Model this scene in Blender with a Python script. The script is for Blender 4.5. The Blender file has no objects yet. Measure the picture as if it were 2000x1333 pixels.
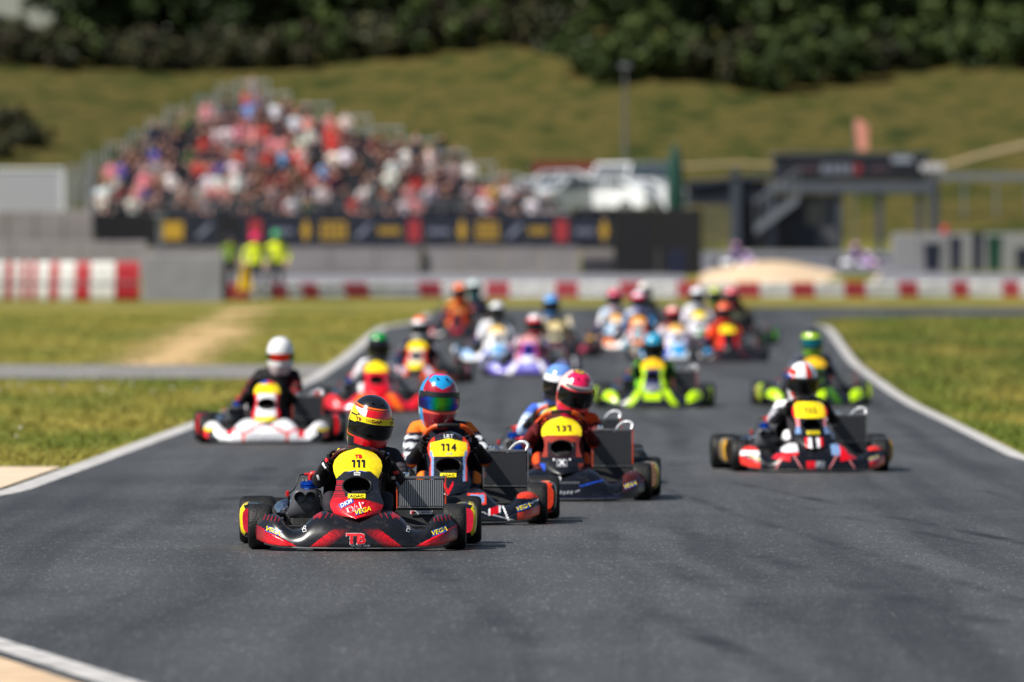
import bpy, math, random
import numpy as np
from mathutils import Vector, Matrix
from mathutils.bvhtree import BVHTree

R = math.radians
random.seed(7)
rng = np.random.default_rng(7)
scene = bpy.context.scene
col = scene.collection

# ------------------------------------------------------------------ camera, sky, sun, exposure
CAM_H = 1.6
FPX = 16667.0            # focal length in pixels of a 2000 px wide picture (300 mm on 36 mm)
HORIZON = 526.0          # picture row of the horizon
cam_d = bpy.data.cameras.new('camera')
cam = bpy.data.objects.new('camera', cam_d)
col.objects.link(cam)
cam.location = (0, 0, CAM_H)
cam.rotation_euler = (R(90) - math.atan((666.5 - HORIZON) / FPX), 0, 0)
cam_d.lens = 300
cam_d.sensor_width = 36
cam_d.clip_start = 0.5
cam_d.clip_end = 6000
cam_d.dof.use_dof = True
cam_d.dof.focus_distance = 48.7
cam_d.dof.aperture_fstop = 3.2
scene.camera = cam

SUN_EL, SUN_AZ = R(50), R(-117)       # azimuth from +Y (view direction) clockwise; -90 is square from the left
world = bpy.data.worlds.new('World')
scene.world = world
world.use_nodes = True
wn = world.node_tree.nodes
sky = wn.new('ShaderNodeTexSky')
sky.sky_type = 'NISHITA'
sky.sun_disc = False
sky.sun_elevation = SUN_EL
sky.sun_rotation = SUN_AZ
sky.air_density = 1.0
sky.dust_density = 1.0
world.node_tree.links.new(sky.outputs[0], wn['Background'].inputs[0])
wn['Background'].inputs[1].default_value = 0.05
sun_d = bpy.data.lights.new('sun', 'SUN')
sun_d.energy = 5.0
sun_d.angle = R(0.55)
sun_d.color = (1.0, 0.955, 0.88)
sun = bpy.data.objects.new('sun', sun_d)
col.objects.link(sun)
to_sun = Vector((math.sin(SUN_AZ) * math.cos(SUN_EL), math.cos(SUN_AZ) * math.cos(SUN_EL), math.sin(SUN_EL)))
sun.rotation_euler = to_sun.to_track_quat('Z', 'Y').to_euler()
sun.location = (-40, 20, 60)
scene.view_settings.view_transform = 'Standard'
scene.view_settings.look = 'None'
scene.view_settings.exposure = 0.45
scene.view_settings.gamma = 1.0
scene.view_settings.use_curve_mapping = False
scene.cycles.use_denoising = True
scene.cycles.max_bounces = 6
scene.cycles.sample_clamp_indirect = 6
scene.cycles.use_adaptive_sampling = False

# ------------------------------------------------------------------ picture <-> place
def SC(D): return FPX / D
def PX(px, D): return (px - 1000.0) * D / FPX
def PZ(py, D): return CAM_H - (py - HORIZON) * D / FPX

# ground height along the viewing direction (the track climbs gently, then a bank)
ZT = [(-200, 0), (100, 0), (121, .09), (137, .18), (150, .3), (160, .4), (175, .48), (200, .57), (240, .70), (262, .92), (300, 1.45), (326, 2.1),
      (345, 2.9), (385, 11.2), (402, 12.6), (440, 13.2), (700, 13.0), (2500, 13.0)]
ZTx = np.array([a for a, b in ZT], float)
ZTy = np.array([b for a, b in ZT], float)
def zt(D): return float(np.interp(D, ZTx, ZTy))

# ------------------------------------------------------------------ materials
MATS = {}
def srgb(r, g, b):
    def f(c):
        c /= 255.0
        return c / 12.92 if c <= .04045 else ((c + .055) / 1.055) ** 2.4
    return (f(r), f(g), f(b))

def mat(name, color=(.5, .5, .5), rough=.5, metal=0.0, coat=0.0, attr=False, objcol=False, bump=0.0, bscale=40.0, var=0.0, vscale=8.0, spec=.5, emit=None, trans=0):
    if name in MATS: return MATS[name]
    m = bpy.data.materials.new(name); MATS[name] = m
    m.use_nodes = True
    nt = m.node_tree; n = nt.nodes; L = nt.links
    b = n['Principled BSDF']
    b.inputs['Base Color'].default_value = (*color, 1)
    b.inputs['Roughness'].default_value = rough
    b.inputs['Metallic'].default_value = metal
    b.inputs['Coat Weight'].default_value = coat
    b.inputs['Coat Roughness'].default_value = .035
    b.inputs['Coat IOR'].default_value = 1.5
    b.inputs['Specular IOR Level'].default_value = spec
    src = None
    if attr:
        a = n.new('ShaderNodeAttribute'); a.attribute_name = 'Col'; src = a.outputs['Color']
    if objcol:
        a = n.new('ShaderNodeObjectInfo'); src = a.outputs['Color']
    tc = n.new('ShaderNodeTexCoord')
    if var > 0:
        nz = n.new('ShaderNodeTexNoise'); nz.inputs['Scale'].default_value = vscale; nz.inputs['Detail'].default_value = 6
        L.new(tc.outputs['Object'], nz.inputs['Vector'])
        mr = n.new('ShaderNodeMapRange'); mr.inputs[1].default_value = .3; mr.inputs[2].default_value = .7
        mr.inputs[3].default_value = 1 - var; mr.inputs[4].default_value = 1 + var
        L.new(nz.outputs[0], mr.inputs[0])
        mx = n.new('ShaderNodeMix'); mx.data_type = 'RGBA'; mx.blend_type = 'MULTIPLY'; mx.inputs[0].default_value = 1
        if src: L.new(src, mx.inputs[6])
        else: mx.inputs[6].default_value = (*color, 1)
        L.new(mr.outputs[0], mx.inputs[7]); src = mx.outputs[2]
        r2 = n.new('ShaderNodeMapRange'); r2.inputs[3].default_value = max(.02, rough * .8); r2.inputs[4].default_value = min(1, rough * 1.25)
        L.new(nz.outputs[0], r2.inputs[0]); L.new(r2.outputs[0], b.inputs['Roughness'])
    if src: L.new(src, b.inputs['Base Color'])
    if bump > 0:
        nb = n.new('ShaderNodeTexNoise'); nb.inputs['Scale'].default_value = bscale; nb.inputs['Detail'].default_value = 4
        L.new(tc.outputs['Object'], nb.inputs['Vector'])
        bp = n.new('ShaderNodeBump'); bp.inputs['Strength'].default_value = bump; bp.inputs['Distance'].default_value = .01
        L.new(nb.outputs[0], bp.inputs['Height']); L.new(bp.outputs[0], b.inputs['Normal'])
    if emit:
        b.inputs['Emission Color'].default_value = (*emit, 1); b.inputs['Emission Strength'].default_value = 1
    return m

PAINT = mat('kart_paint', rough=.27, coat=.6, attr=True, var=.16, vscale=45, spec=.4)
def add_dust(m, amount, scale):
    # road dust and rubber flecks: sparse dull spots over the paint
    n = m.node_tree.nodes; L = m.node_tree.links; b = n['Principled BSDF']
    src = b.inputs['Base Color'].links[0].from_socket
    tc = n.new('ShaderNodeTexCoord'); nz = n.new('ShaderNodeTexNoise'); nz.inputs['Scale'].default_value = scale; nz.inputs['Detail'].default_value = 8; nz.inputs['Roughness'].default_value = .75
    L.new(tc.outputs['Object'], nz.inputs['Vector'])
    mr = n.new('ShaderNodeMapRange'); mr.inputs[1].default_value = .56; mr.inputs[2].default_value = .72; mr.inputs[4].default_value = amount; L.new(nz.outputs[0], mr.inputs[0])
    mx = n.new('ShaderNodeMix'); mx.data_type = 'RGBA'; L.new(mr.outputs[0], mx.inputs[0]); L.new(src, mx.inputs[6]); mx.inputs[7].default_value = (.11, .095, .08, 1)
    L.new(mx.outputs[2], b.inputs['Base Color'])
add_dust(PAINT, .4, 26)
SHELL = mat('helmet_shell', rough=.22, coat=1.0, attr=True)
SUIT = mat('race_suit', rough=.75, attr=True, bump=1.0, bscale=16, var=.12, vscale=25, spec=.25)
RUBBER = mat('tyre_rubber', (.009, .009, .0095), .5, var=.45, vscale=18, bump=.5, bscale=110, spec=.32)
GLOVE = mat('black_leather', (.012, .012, .013), .6, bump=.4, bscale=60)
BLACKP = mat('black_plastic', (.009, .009, .010), .42, var=.2, vscale=20, spec=.35)
CARBON = mat('dark_fibre', (.02, .02, .022), .35, coat=.4)
ALU = mat('cast_aluminium', (.42, .42, .43), .38, 1.0, var=.15, vscale=30)
DARKALU = mat('dark_casting', (.16, .16, .165), .42, .8, var=.25, vscale=25)
CHROME = mat('chrome', (.8, .8, .82), .07, 1.0)
STEELP = mat('painted_tube', (.03, .03, .032), .35, coat=.3)
BLUEANO = mat('blue_anodised', srgb(20, 80, 190), .25, .85)
REDANO = mat('red_rubber_cap', srgb(190, 25, 25), .4)
VISOR = mat('dark_visor', (.003, .003, .004), .06, spec=.35)
VISORC = mat('mirror_visor', rough=.12, metal=.85, attr=True)
HOLE = mat('inside_black', (.003, .003, .003), .9)
WHITEP = mat('white_sticker', srgb(235, 235, 238), .4)
YELLP = mat('yellow_sticker', srgb(245, 222, 20), .4)
REDP = mat('red_sticker', srgb(215, 20, 35), .4)
BLUEP = mat('blue_sticker', srgb(25, 70, 165), .4)
BLACKS = mat('black_sticker', (.01, .01, .012), .4)
GREYS = mat('grey_sticker', srgb(150, 160, 175), .4)

# ------------------------------------------------------------------ mesh helpers
class MB:
    def __init__(self):
        self.v = []; self.f = []; self.c = []; self.m = []
    def add(self, verts, faces, color=None, mi=0):
        o = len(self.v)
        self.v.extend([tuple(p) for p in verts])
        for f in faces:
            self.f.append(tuple(i + o for i in f)); self.c.append(color); self.m.append(mi)
        return self
    def box(self, c, s, color=None, mi=0, bev=0.0, M=None):
        x, y, z = [k / 2 for k in s]
        if bev <= 0:
            vs = [(a * x, b * y, d * z) for a in (-1, 1) for b in (-1, 1) for d in (-1, 1)]
            fs = [(0, 1, 3, 2), (4, 6, 7, 5), (0, 4, 5, 1), (2, 3, 7, 6), (0, 2, 6, 4), (1, 5, 7, 3)]
        else:
            b = min(bev, x * .95, y * .95, z * .95)
            vs = []; fs = []
            rings = [(z, b), (z - b, 0), (-z + b, 0), (-z, b)]
            for (zz, ins) in rings:
                xx, yy = x - ins, y - ins
                bb = b * .8
                ring = [(xx - bb, -yy), (xx, -yy + bb), (xx, yy - bb), (xx - bb, yy), (-xx + bb, yy), (-xx, yy - bb), (-xx, -yy + bb), (-xx + bb, -yy)]
                vs += [(px, py, zz) for px, py in ring]
            for k in range(3):
                for i in range(8):
                    j = (i + 1) % 8
                    fs.append((k * 8 + j, k * 8 + i, (k + 1) * 8 + i, (k + 1) * 8 + j))
            fs.append(tuple(range(8))); fs.append(tuple(range(31, 23, -1)))
        out = []
        for p in vs:
            p = Vector(p)
            if M is not None: p = M @ p
            out.append((p[0] + c[0], p[1] + c[1], p[2] + c[2]))
        return self.add(out, fs, color, mi)
    def tube(self, pts, r, n=8, color=None, mi=0, caps=True):
        pts = [Vector(p) for p in pts]
        rs = r if isinstance(r, (list, tuple)) else [r] * len(pts)
        vs = []; fs = []
        up = Vector((0, 0, 1)); prev = None
        for i, p in enumerate(pts):
            t = (pts[min(i + 1, len(pts) - 1)] - pts[max(i - 1, 0)]).normalized()
            a = prev if prev is not None else (up if abs(t.z) < .9 else Vector((1, 0, 0)))
            s = (a - t * a.dot(t)).normalized(); prev = s
            b = t.cross(s)
            for k in range(n):
                an = 2 * math.pi * k / n
                vs.append(p + (s * math.cos(an) + b * math.sin(an)) * rs[i])
        for i in range(len(pts) - 1):
            for k in range(n):
                j = (k + 1) % n
                fs.append((i * n + k, i * n + j, (i + 1) * n + j, (i + 1) * n + k))
        if caps:
            fs.append(tuple(reversed(range(n)))); fs.append(tuple(range((len(pts) - 1) * n, len(pts) * n)))
        return self.add(vs, fs, color, mi)
    def lathe(self, prof, n=24, axis='x', c=(0, 0, 0), color=None, mi=0, close=False):
        """prof: list of (r, h) along the axis"""
        vs = []; fs = []
        for (r, h) in prof:
            for k in range(n):
                a = 2 * math.pi * k / n
                u, w = r * math.cos(a), r * math.sin(a)
                p = {'x': (h, u, w), 'y': (u, h, w), 'z': (u, w, h)}[axis]
                vs.append((p[0] + c[0], p[1] + c[1], p[2] + c[2]))
        m = len(prof)
        for i in range(m - 1 + (1 if close else 0)):
            i2 = (i + 1) % m
            for k in range(n):
                j = (k + 1) % n
                fs.append((i * n + k, i * n + j, i2 * n + j, i2 * n + k))
        return self.add(vs, fs, color, mi)
    def grid(self, P, color=None, mi=0, closeu=False, skip=None):
        """P[i][j] points"""
        ni, nj = len(P), len(P[0])
        vs = [p for row in P for p in row]; fs = []; cs = []
        for i in range(ni - 1 + (1 if closeu else 0)):
            i2 = (i + 1) % ni
            for j in range(nj - 1):
                q = (i * nj + j, i2 * nj + j, i2 * nj + j + 1, i * nj + j + 1)
                if skip or callable(color):
                    c = [sum(vs[k][d] for k in q) / 4 for d in range(3)]
                    if skip and skip(c): continue
                    cs.append(color(c) if callable(color) else color)
                else: cs.append(color)
                fs.append(q)
        o = len(self.v)
        self.v.extend([tuple(p) for p in vs])
        for f, c in zip(fs, cs):
            self.f.append(tuple(k + o for k in f)); self.c.append(c); self.m.append(mi)
        return self
    def mesh(self, name, mats, smooth=True, angle=40):
        me = bpy.data.meshes.new(name)
        me.from_pydata(self.v, [], self.f)
        if not isinstance(mats, (list, tuple)): mats = [mats]
        for m in mats: me.materials.append(m)
        if any(self.m): me.polygons.foreach_set('material_index', self.m)
        if any(c is not None for c in self.c):
            ca = me.color_attributes.new('Col', 'FLOAT_COLOR', 'CORNER')
            arr = []
            for f, c in zip(self.f, self.c):
                c = c or (.5, .5, .5)
                arr.extend([c[0], c[1], c[2], 1.0] * len(f))
            ca.data.foreach_set('color', arr)
        if smooth:
            me.polygons.foreach_set('use_smooth', [True] * len(me.polygons))
            me.set_sharp_from_angle(angle=R(angle))
        me.update()
        return me
    def build(self, name, mats, parent=None, smooth=True, angle=40):
        return link(name, self.mesh(name, mats, smooth, angle), parent)

def link(name, me, parent=None, loc=None, rz=None):
    o = bpy.data.objects.new(name, me)
    col.objects.link(o)
    if parent is not None: o.parent = parent
    if loc is not None: o.location = loc
    if rz is not None: o.rotation_euler = (0, 0, rz)
    return o

def tag(o, label=None, cat=None, group=None, kind=None):
    if label: o['label'] = label
    if cat: o['category'] = cat
    if group: o['group'] = group
    if kind: o['kind'] = kind
    return o

def empty(name, loc=(0, 0, 0), rz=0):
    o = bpy.data.objects.new(name, None); col.objects.link(o)
    o.location = loc; o.rotation_euler = (0, 0, rz); o.empty_display_size = .2
    return o

def interp(x, tab):
    return float(np.interp(x, [a for a, b in tab], [b for a, b in tab]))

def spline(pts, n):
    """Catmull-Rom through pts (any dimension), n samples"""
    P = np.array(pts, float); m = len(P)
    out = []
    for k in range(n):
        t = k / (n - 1) * (m - 1); i = min(int(t), m - 2); u = t - i
        p0, p1, p2, p3 = P[max(i - 1, 0)], P[i], P[i + 1], P[min(i + 2, m - 1)]
        out.append(.5 * ((2 * p1) + (-p0 + p2) * u + (2 * p0 - 5 * p1 + 4 * p2 - p3) * u * u + (-p0 + 3 * p1 - 3 * p2 + p3) * u ** 3))
    return np.array(out)

def sstep(a, b, x):
    t = min(1, max(0, (x - a) / (b - a))); return t * t * (3 - 2 * t)

def mixc(a, b, t): return tuple(a[i] * (1 - t) + b[i] * t for i in range(3))

DG = None
def evaluated(o):
    dg = bpy.context.evaluated_depsgraph_get()
    return bpy.data.meshes.new_from_object(o.evaluated_get(dg))

TXT = {}
def text2d(body, size, bold=.0, shear=0.0):
    key = (body, bold, shear)
    if key not in TXT:
        cu = bpy.data.curves.new('lettering', 'FONT')
        cu.body = body; cu.size = 1.0; cu.align_x = 'CENTER'; cu.align_y = 'CENTER'
        cu.offset = bold; cu.shear = shear; cu.resolution_u = 2
        o = bpy.data.objects.new('lettering', cu); col.objects.link(o)
        me = evaluated(o)
        v = [(p.co.x, p.co.y) for p in me.vertices]; f = [tuple(p.vertices) for p in me.polygons]
        bpy.data.objects.remove(o); bpy.data.curves.remove(cu); bpy.data.meshes.remove(me)
        xs = [p[0] for p in v]; ys = [p[1] for p in v]
        cx, cy = (max(xs) + min(xs)) / 2, (max(ys) + min(ys)) / 2
        h = max(ys) - min(ys)
        TXT[key] = ([((p[0] - cx) / h, (p[1] - cy) / h) for p in v], f)
    v, f = TXT[key]
    return [(p[0] * size, p[1] * size) for p in v], f

def number2d(txt, size):
    """race number: heavy ones with a flag, other digits from the font"""
    V = []; F = []; x = 0
    def put(v, f):
        o = len(V); V.extend(v); F.extend([tuple(i + o for i in q) for q in f])
    for ch in txt:
        if ch == '1':
            put(*quad2d([(x + .16, -.5), (x + .42, -.5), (x + .42, .5), (x + .16, .5)], 4)); put(*quad2d([(x - .06, .22), (x + .17, .27), (x + .17, .5), (x - .06, .5)], 3)); x += .66
        else:
            v, f = text2d(ch, 1.0, .03); w = max(p[0] for p in v) - min(p[0] for p in v)
            put([(p[0] + x + w / 2, p[1]) for p in v], f); x += w + .16
    c = (min(p[0] for p in V) + max(p[0] for p in V)) / 2
    return [((p[0] - c) * size, p[1] * size) for p in V], F

def quad2d(pts, n=6):
    """four corner points -> subdivided patch"""
    a, b, c, d = [np.array(p, float) for p in pts]
    vs = []; fs = []
    for i in range(n + 1):
        for j in range(n + 1):
            u, w = i / n, j / n
            vs.append(tuple((a * (1 - u) + b * u) * (1 - w) + (d * (1 - u) + c * u) * w))
    for i in range(n):
        for j in range(n):
            fs.append((i * (n + 1) + j, (i + 1) * (n + 1) + j, (i + 1) * (n + 1) + j + 1, i * (n + 1) + j + 1))
    return vs, fs

def place2d(vf, c, rot=0.0, sx=1.0):
    v, f = vf
    cr, sr = math.cos(rot), math.sin(rot)
    return [(c[0] + (p[0] * sx) * cr - p[1] * sr, c[1] + (p[0] * sx) * sr + p[1] * cr) for p in v], f

def decal(name, vf, bvh, material, parent, lift=.0025):
    """lay a flat figure (x, z as seen from the kart's front) onto a surface"""
    v, f = vf
    hits = [bvh.ray_cast(Vector((x, -3, z)), Vector((0, 1, 0))) for (x, z) in v]
    ys = sorted(h[0].y for h in hits if h[0] is not None)
    if not ys: return None
    med = ys[len(ys) // 2]; out = []
    for (x, z), (loc, nor, idx, dist) in zip(v, hits):
        if loc is None or abs(loc.y - med) > .12:
            loc, nor, idx, dist = bvh.find_nearest(Vector((x, med, z)))
        if nor.y > 0: nor = -nor
        out.append(loc + nor * lift)
    m = MB(); m.add(out, f)
    return m.build(name, material, parent, smooth=False)

# ------------------------------------------------------------------ karts: shared pieces
ZTOP = [(0, .226), (.12, .23), (.19, .228), (.24, .205), (.285, .165), (.315, .126), (.35, .116), (.385, .126), (.42, .165), (.45, .198), (.49, .206), (.535, .204), (.558, .19), (.57, .17)]
ZBOT = [(0, .026), (.3, .027), (.42, .031), (.5, .041), (.55, .056), (.57, .068)]
YFR = [(0, -.43), (.15, -.428), (.3, -.405), (.4, -.37), (.48, -.32), (.535, -.255), (.57, -.17)]
YTOP = [(0, -.13), (.15, -.14), (.22, -.17), (.28, -.225), (.34, -.25), (.39, -.235), (.44, -.17), (.5, -.12), (.55, -.09), (.57, -.07)]
SEC = [(.30, -.02), (.05, -.02), (.0, .0), (-.005, .06), (.005, .14), (.045, .30), (.12, .48), (.25, .68), (.45, .86), (.7, .965), (.95, 1.0), (1.03, .97), (1.04, .8)]

def smooth_tab(tab, n=400):
    xs = np.linspace(-.57, .57, n); ys = np.interp(np.abs(xs), [a for a, b in tab], [b for a, b in tab])
    k = np.hanning(31); k /= k.sum()
    y2 = np.convolve(np.pad(ys, 15, mode='edge'), k, 'valid')
    return xs, y2
_ST = {k: smooth_tab(t) for k, t in dict(zt=ZTOP, zb=ZBOT, yf=YFR, yt=YTOP).items()}
def st(k, x): return float(np.interp(x, *_ST[k]))

def fairing_mesh(nx, nv, colfn):
    sec = spline(SEC, nv)
    P = []
    for i in range(nx + 1):
        x = -.57 + 1.14 * i / nx
        z1, z0, yf, yt = st('zt', x), st('zb', x), st('yf', x), st('yt', x)
        bul = .012 * math.exp(-((abs(x) - .0) / .2) ** 2)
        row = []
        for (a, b) in sec:
            xx = x * (1 - .02 * max(0, a))
            zz = z0 + (z1 - z0) * b; ax = abs(x); zc = .028 + (ax - .335) * .50
            step = .016 * sstep(zc + .003, zc - .004, zz) * sstep(.35, .42, ax)
            row.append((xx, yf + (yt - yf) * a - bul * math.sin(math.pi * min(1, max(0, b))) - step, zz))
        P.append(row)
    m = MB(); m.grid(P, color=colfn)
    # rounded end cheeks
    for s in (0, -1):
        row = P[s]; c = np.mean(np.array(row), axis=0)
        ring2 = [tuple(np.array(p) * .55 + c * .45 + np.array((.008 * (1 if s else -1), .01, 0))) for p in row]
        rows = [row, ring2] if s else [ring2, row]
        m.grid(rows, color=colfn)
        vs = ring2; m.add(vs, [tuple(range(len(vs)))] if not s else [tuple(reversed(range(len(vs))))], colfn(c) if callable(colfn) else colfn)
    return m

WPAN = [(0, .02), (.008, .06), (.03, .1), (.07, .126), (.12, .142), (.17, .15), (.22, .153), (.3, .14), (.4, .125), (.5, .118), (.58, .122), (.66, .136), (.74, .141), (.82, .133), (.9, .106), (.96, .068), (1.0, .012)]
def panel_point(u, t, top=.575, wid=1.0):
    w = interp(t, WPAN) * wid
    z = .185 + (top - .185) * t
    yb = -.345 + .535 * t - .03 * math.sin(math.pi * t)
    return (u * w, yb + .075 * abs(u) ** 2.2 - .03, z)

HOLE_C, HOLE_R = (0.0, .364), (.081, .051)
def panel_mesh(nu, nt, colfn, top=.575, wid=1.0, hole=True):
    P = [[panel_point(-1 + 2 * i / nu, j / nt, top, wid) for j in range(nt + 1)] for i in range(nu + 1)]
    def skip(c):
        return hole and ((c[0] - HOLE_C[0]) / HOLE_R[0]) ** 2 + ((c[2] - HOLE_C[1]) / HOLE_R[1]) ** 2 < 1
    m = MB(); m.grid(P, color=colfn, skip=skip)
    return m

def hole_parts(part):
    """rolled lip and dark tunnel of the panel's opening"""
    n = 40
    pts = []
    for k in range(n + 1):
        a = 2 * math.pi * k / n
        x, z = HOLE_C[0] + HOLE_R[0] * math.cos(a), HOLE_C[1] + HOLE_R[1] * math.sin(a)
        t = (z - .185) / .39; w = interp(t, WPAN)
        y = panel_point(x / w, t)[1]
        pts.append(Vector((x, y, z)))
    lip = MB(); lip.tube(pts, .006, 8, caps=False)
    tun = MB()  # closed black pocket added to stand for the shade in the opening
    rows = [[tuple(p + Vector((0, .002, 0))) for p in pts], [(p.x * .92, p.y + .1, p.z - .01) for p in pts], [(p.x * .6, p.y + .12, .36 + (p.z - .364) * .6) for p in pts], [(p.x * .01, p.y * .05 + .06, .36) for p in pts]]
    tun.grid([list(r) for r in zip(*rows)])
    return lip, tun

SH = {}
def shared(key, fn):
    if key not in SH: SH[key] = fn()
    return SH[key]

def tyre_mesh(rad, w, rr=.0635):
    h = w / 2
    prof = [(rr, -h * .78), (rr + .012, -h * .93), (rad * .72, -h), (rad * .86, -h * .985), (rad * .945, -h * .9), (rad * .985, -h * .74), (rad, -h * .45), (rad * 1.002, 0),
            (rad, h * .45), (rad * .985, h * .74), (rad * .945, h * .9), (rad * .86, h * .985), (rad * .72, h), (rr + .012, h * .93), (rr, h * .78)]
    m = MB(); m.lathe(prof, 40, 'x'); return m.mesh('tyre', RUBBER, angle=60)
def rim_mesh(w, rr=.0635):
    h = w / 2
    m = MB()
    m.lathe([(rr + .006, -h * .8), (rr - .004, -h * .78), (rr - .012, -h * .4), (rr - .014, h * .3), (rr - .004, h * .78), (rr + .006, h * .8)], 28, 'x')
    m.lathe([(.018, h * .05), (.034, h * .12), (rr - .013, h * .3)], 28, 'x')
    m.lathe([(.034, h * .1), (rr - .013, h * .22)], 28, 'x')
    return m.mesh('rim', mat('magnesium_rim', (.30, .27, .2), .35, .9, var=.15))
def hub_mesh(w):
    h = w / 2; m = MB()
    m.lathe([(.001, h * .62), (.018, h * .62), (.022, h * .5), (.022, -h * .9), (.001, -h * .9)], 16, 'x')
    for k in range(3):
        a = 2 * math.pi * k / 3
        m.lathe([(.001, h * .5), (.006, h * .5), (.006, h * .2)], 6, 'x', (0, .028 * math.cos(a), .028 * math.sin(a)))
    return m.mesh('wheel', ALU)

def add_wheel(root, x, y, rad, w, side, steer=0.0):
    hub = link('wheel', shared(('hub', w), lambda: hub_mesh(w)), root, (x, y, rad), (0 if side > 0 else math.pi) + steer)
    link('tyre', shared(('tyre', rad, w), lambda: tyre_mesh(rad, w)), hub)
    link('rim', shared(('rim', w), lambda: rim_mesh(w)), hub)

def engine_parts(root, lod):
    def block():
        m = MB()
        m.box((-.315, .70, .15), (.17, .2, .15), bev=.02)
        m.box((-.40, .72, .14), (.06, .15, .12), bev=.015)
        m.box((-.25, .62, .13), (.06, .1, .1), bev=.01)
        m.lathe([(.045, 0), (.052, .01), (.052, .02), (.045, .03)], 20, 'x', (-.44, .72, .14))
        return m.mesh('engine', DARKALU)
    e = link('engine', shared('eng', block), root)
    def cyl():
        m = MB(); z = .225
        pr = [(.05, z)]
        for k in range(5):
            pr += [(.05, z + .003), (.058, z + .005), (.058, z + .013), (.05, z + .016)]; z += .02
        m.lathe(pr + [(.05, z)], 22, 'z', (-.285, .70, 0))
        return m.mesh('cylinder', ALU)
    link('cylinder', shared('cyl', cyl), e)
    def head():
        m = MB()
        m.lathe([(.056, .328), (.062, .332), (.062, .342), (.057, .346), (.062, .349), (.060, .362), (.045, .374), (.02, .378), (.001, .378)], 26, 'z', (-.285, .70, 0))
        for k in range(6):
            a = k * math.pi / 3
            m.lathe([(.007, .36), (.007, .382), (.001, .382)], 6, 'z', (-.285 + .042 * math.cos(a), .70 + .042 * math.sin(a), 0), mi=1)
        return m.mesh('cylinder_head', [BLUEANO, CHROME])
    link('cylinder_head', shared('head', head), e)
    def plug():
        m = MB()
        m.tube([(-.285, .70, .375), (-.285, .70, .4), (-.275, .70, .412), (-.255, .70, .413), (-.225, .71, .40), (-.20, .72, .385)], [.014, .016, .018, .018, .014, .01], 10)
        m.tube([(-.285, .70, .41), (-.32, .70, .41)], .009, 8)
        return m.mesh('plug_cap', REDANO)
    link('plug_cap', shared('plug', plug), e)
    def conn():
        m = MB(); m.box((-.415, .60, .30), (.02, .03, .035), bev=.004); return m.mesh('ignition_connector', REDANO)
    link('ignition_connector', shared('conn', conn), e)
    def wire():
        m = MB()
        m.tube(spline([(-.32, .70, .41), (-.345, .69, .405), (-.36, .67, .375), (-.372, .64, .335), (-.395, .61, .31), (-.412, .6, .3)], 12), .004, 6)
        m.tube(spline([(-.23, .6, .32), (-.215, .58, .27), (-.2, .56, .2), (-.19, .5, .1)], 10), .007, 6)
        m.tube(spline([(-.405, .6, .29), (-.41, .6, .24), (-.4, .62, .2), (-.40, .62, .12)], 10), .007, 6)
        return m.mesh('ignition_lead', BLACKP)
    link('ignition_lead', shared('wire', wire), e)
    def air():
        m = MB(); c = (-.308, .47)
        # moulded box: wide base, narrower shoulders
        secs = [(.165, .085, .06), (.18, .1, .075), (.205, .103, .08), (.235, .092, .08), (.275, .082, .075), (.315, .072, .065), (.325, .062, .055)]
        P = []
        for k in range(25):
            a = 2 * math.pi * k / 24
            ca, sa = math.cos(a), math.sin(a)
            q = (abs(ca) ** 4 + abs(sa) ** 4) ** -.25
            P.append([(c[0] + w * q * ca, c[1] + d * q * sa, z) for z, w, d in secs])
        m.grid(P)
        m.add([P[k][-1] for k in range(24)], [tuple(range(24))]); m.add([P[k][0] for k in range(24)], [tuple(reversed(range(24)))])
        m.tube([(c[0], c[1] + .07, .25), (c[0] + .02, c[1] + .17, .24)], .03, 12)
        return m.mesh('intake_silencer', mat('silencer_plastic', (.06, .062, .07), .36, coat=.3, var=.15))
    s = link('intake_silencer', shared('air', air), e)
    for dx in (-.032, .032):
        def tube_(dx=dx):
            m = MB(); m.lathe([(.026, -.1), (.027, -.105), (.031, -.105), (.032, -.1), (.033, -.02), (.033, .02)], 22, 'y', (-.308 + dx, .47, .287)); return m.mesh('intake_tube', BLACKP)
        def bore_(dx=dx):
            m = MB(); m.lathe([(.0265, -.099), (.024, -.04), (.001, -.03)], 22, 'y', (-.308 + dx, .47, .287)); return m.mesh('intake_bore', HOLE)
        link('intake_tube', shared(('tube', dx), tube_), e); link('intake_bore', shared(('bore', dx), bore_), e)
    def exh():
        m = MB()
        m.tube(spline([(-.3, .76, .25), (-.32, .84, .26), (-.4, .9, .23), (-.46, .86, .2), (-.47, .7, .19), (-.465, .5, .185), (-.46, .4, .18)], 22),
               [.022] * 4 + [.026, .03, .036, .042, .047, .05, .05, .05, .048, .044, .038, .03, .026, .022, .02, .02, .02, .02], 14)
        return m.mesh('exhaust', CHROME)
    link('exhaust', shared('exh', exh), e)

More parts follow.
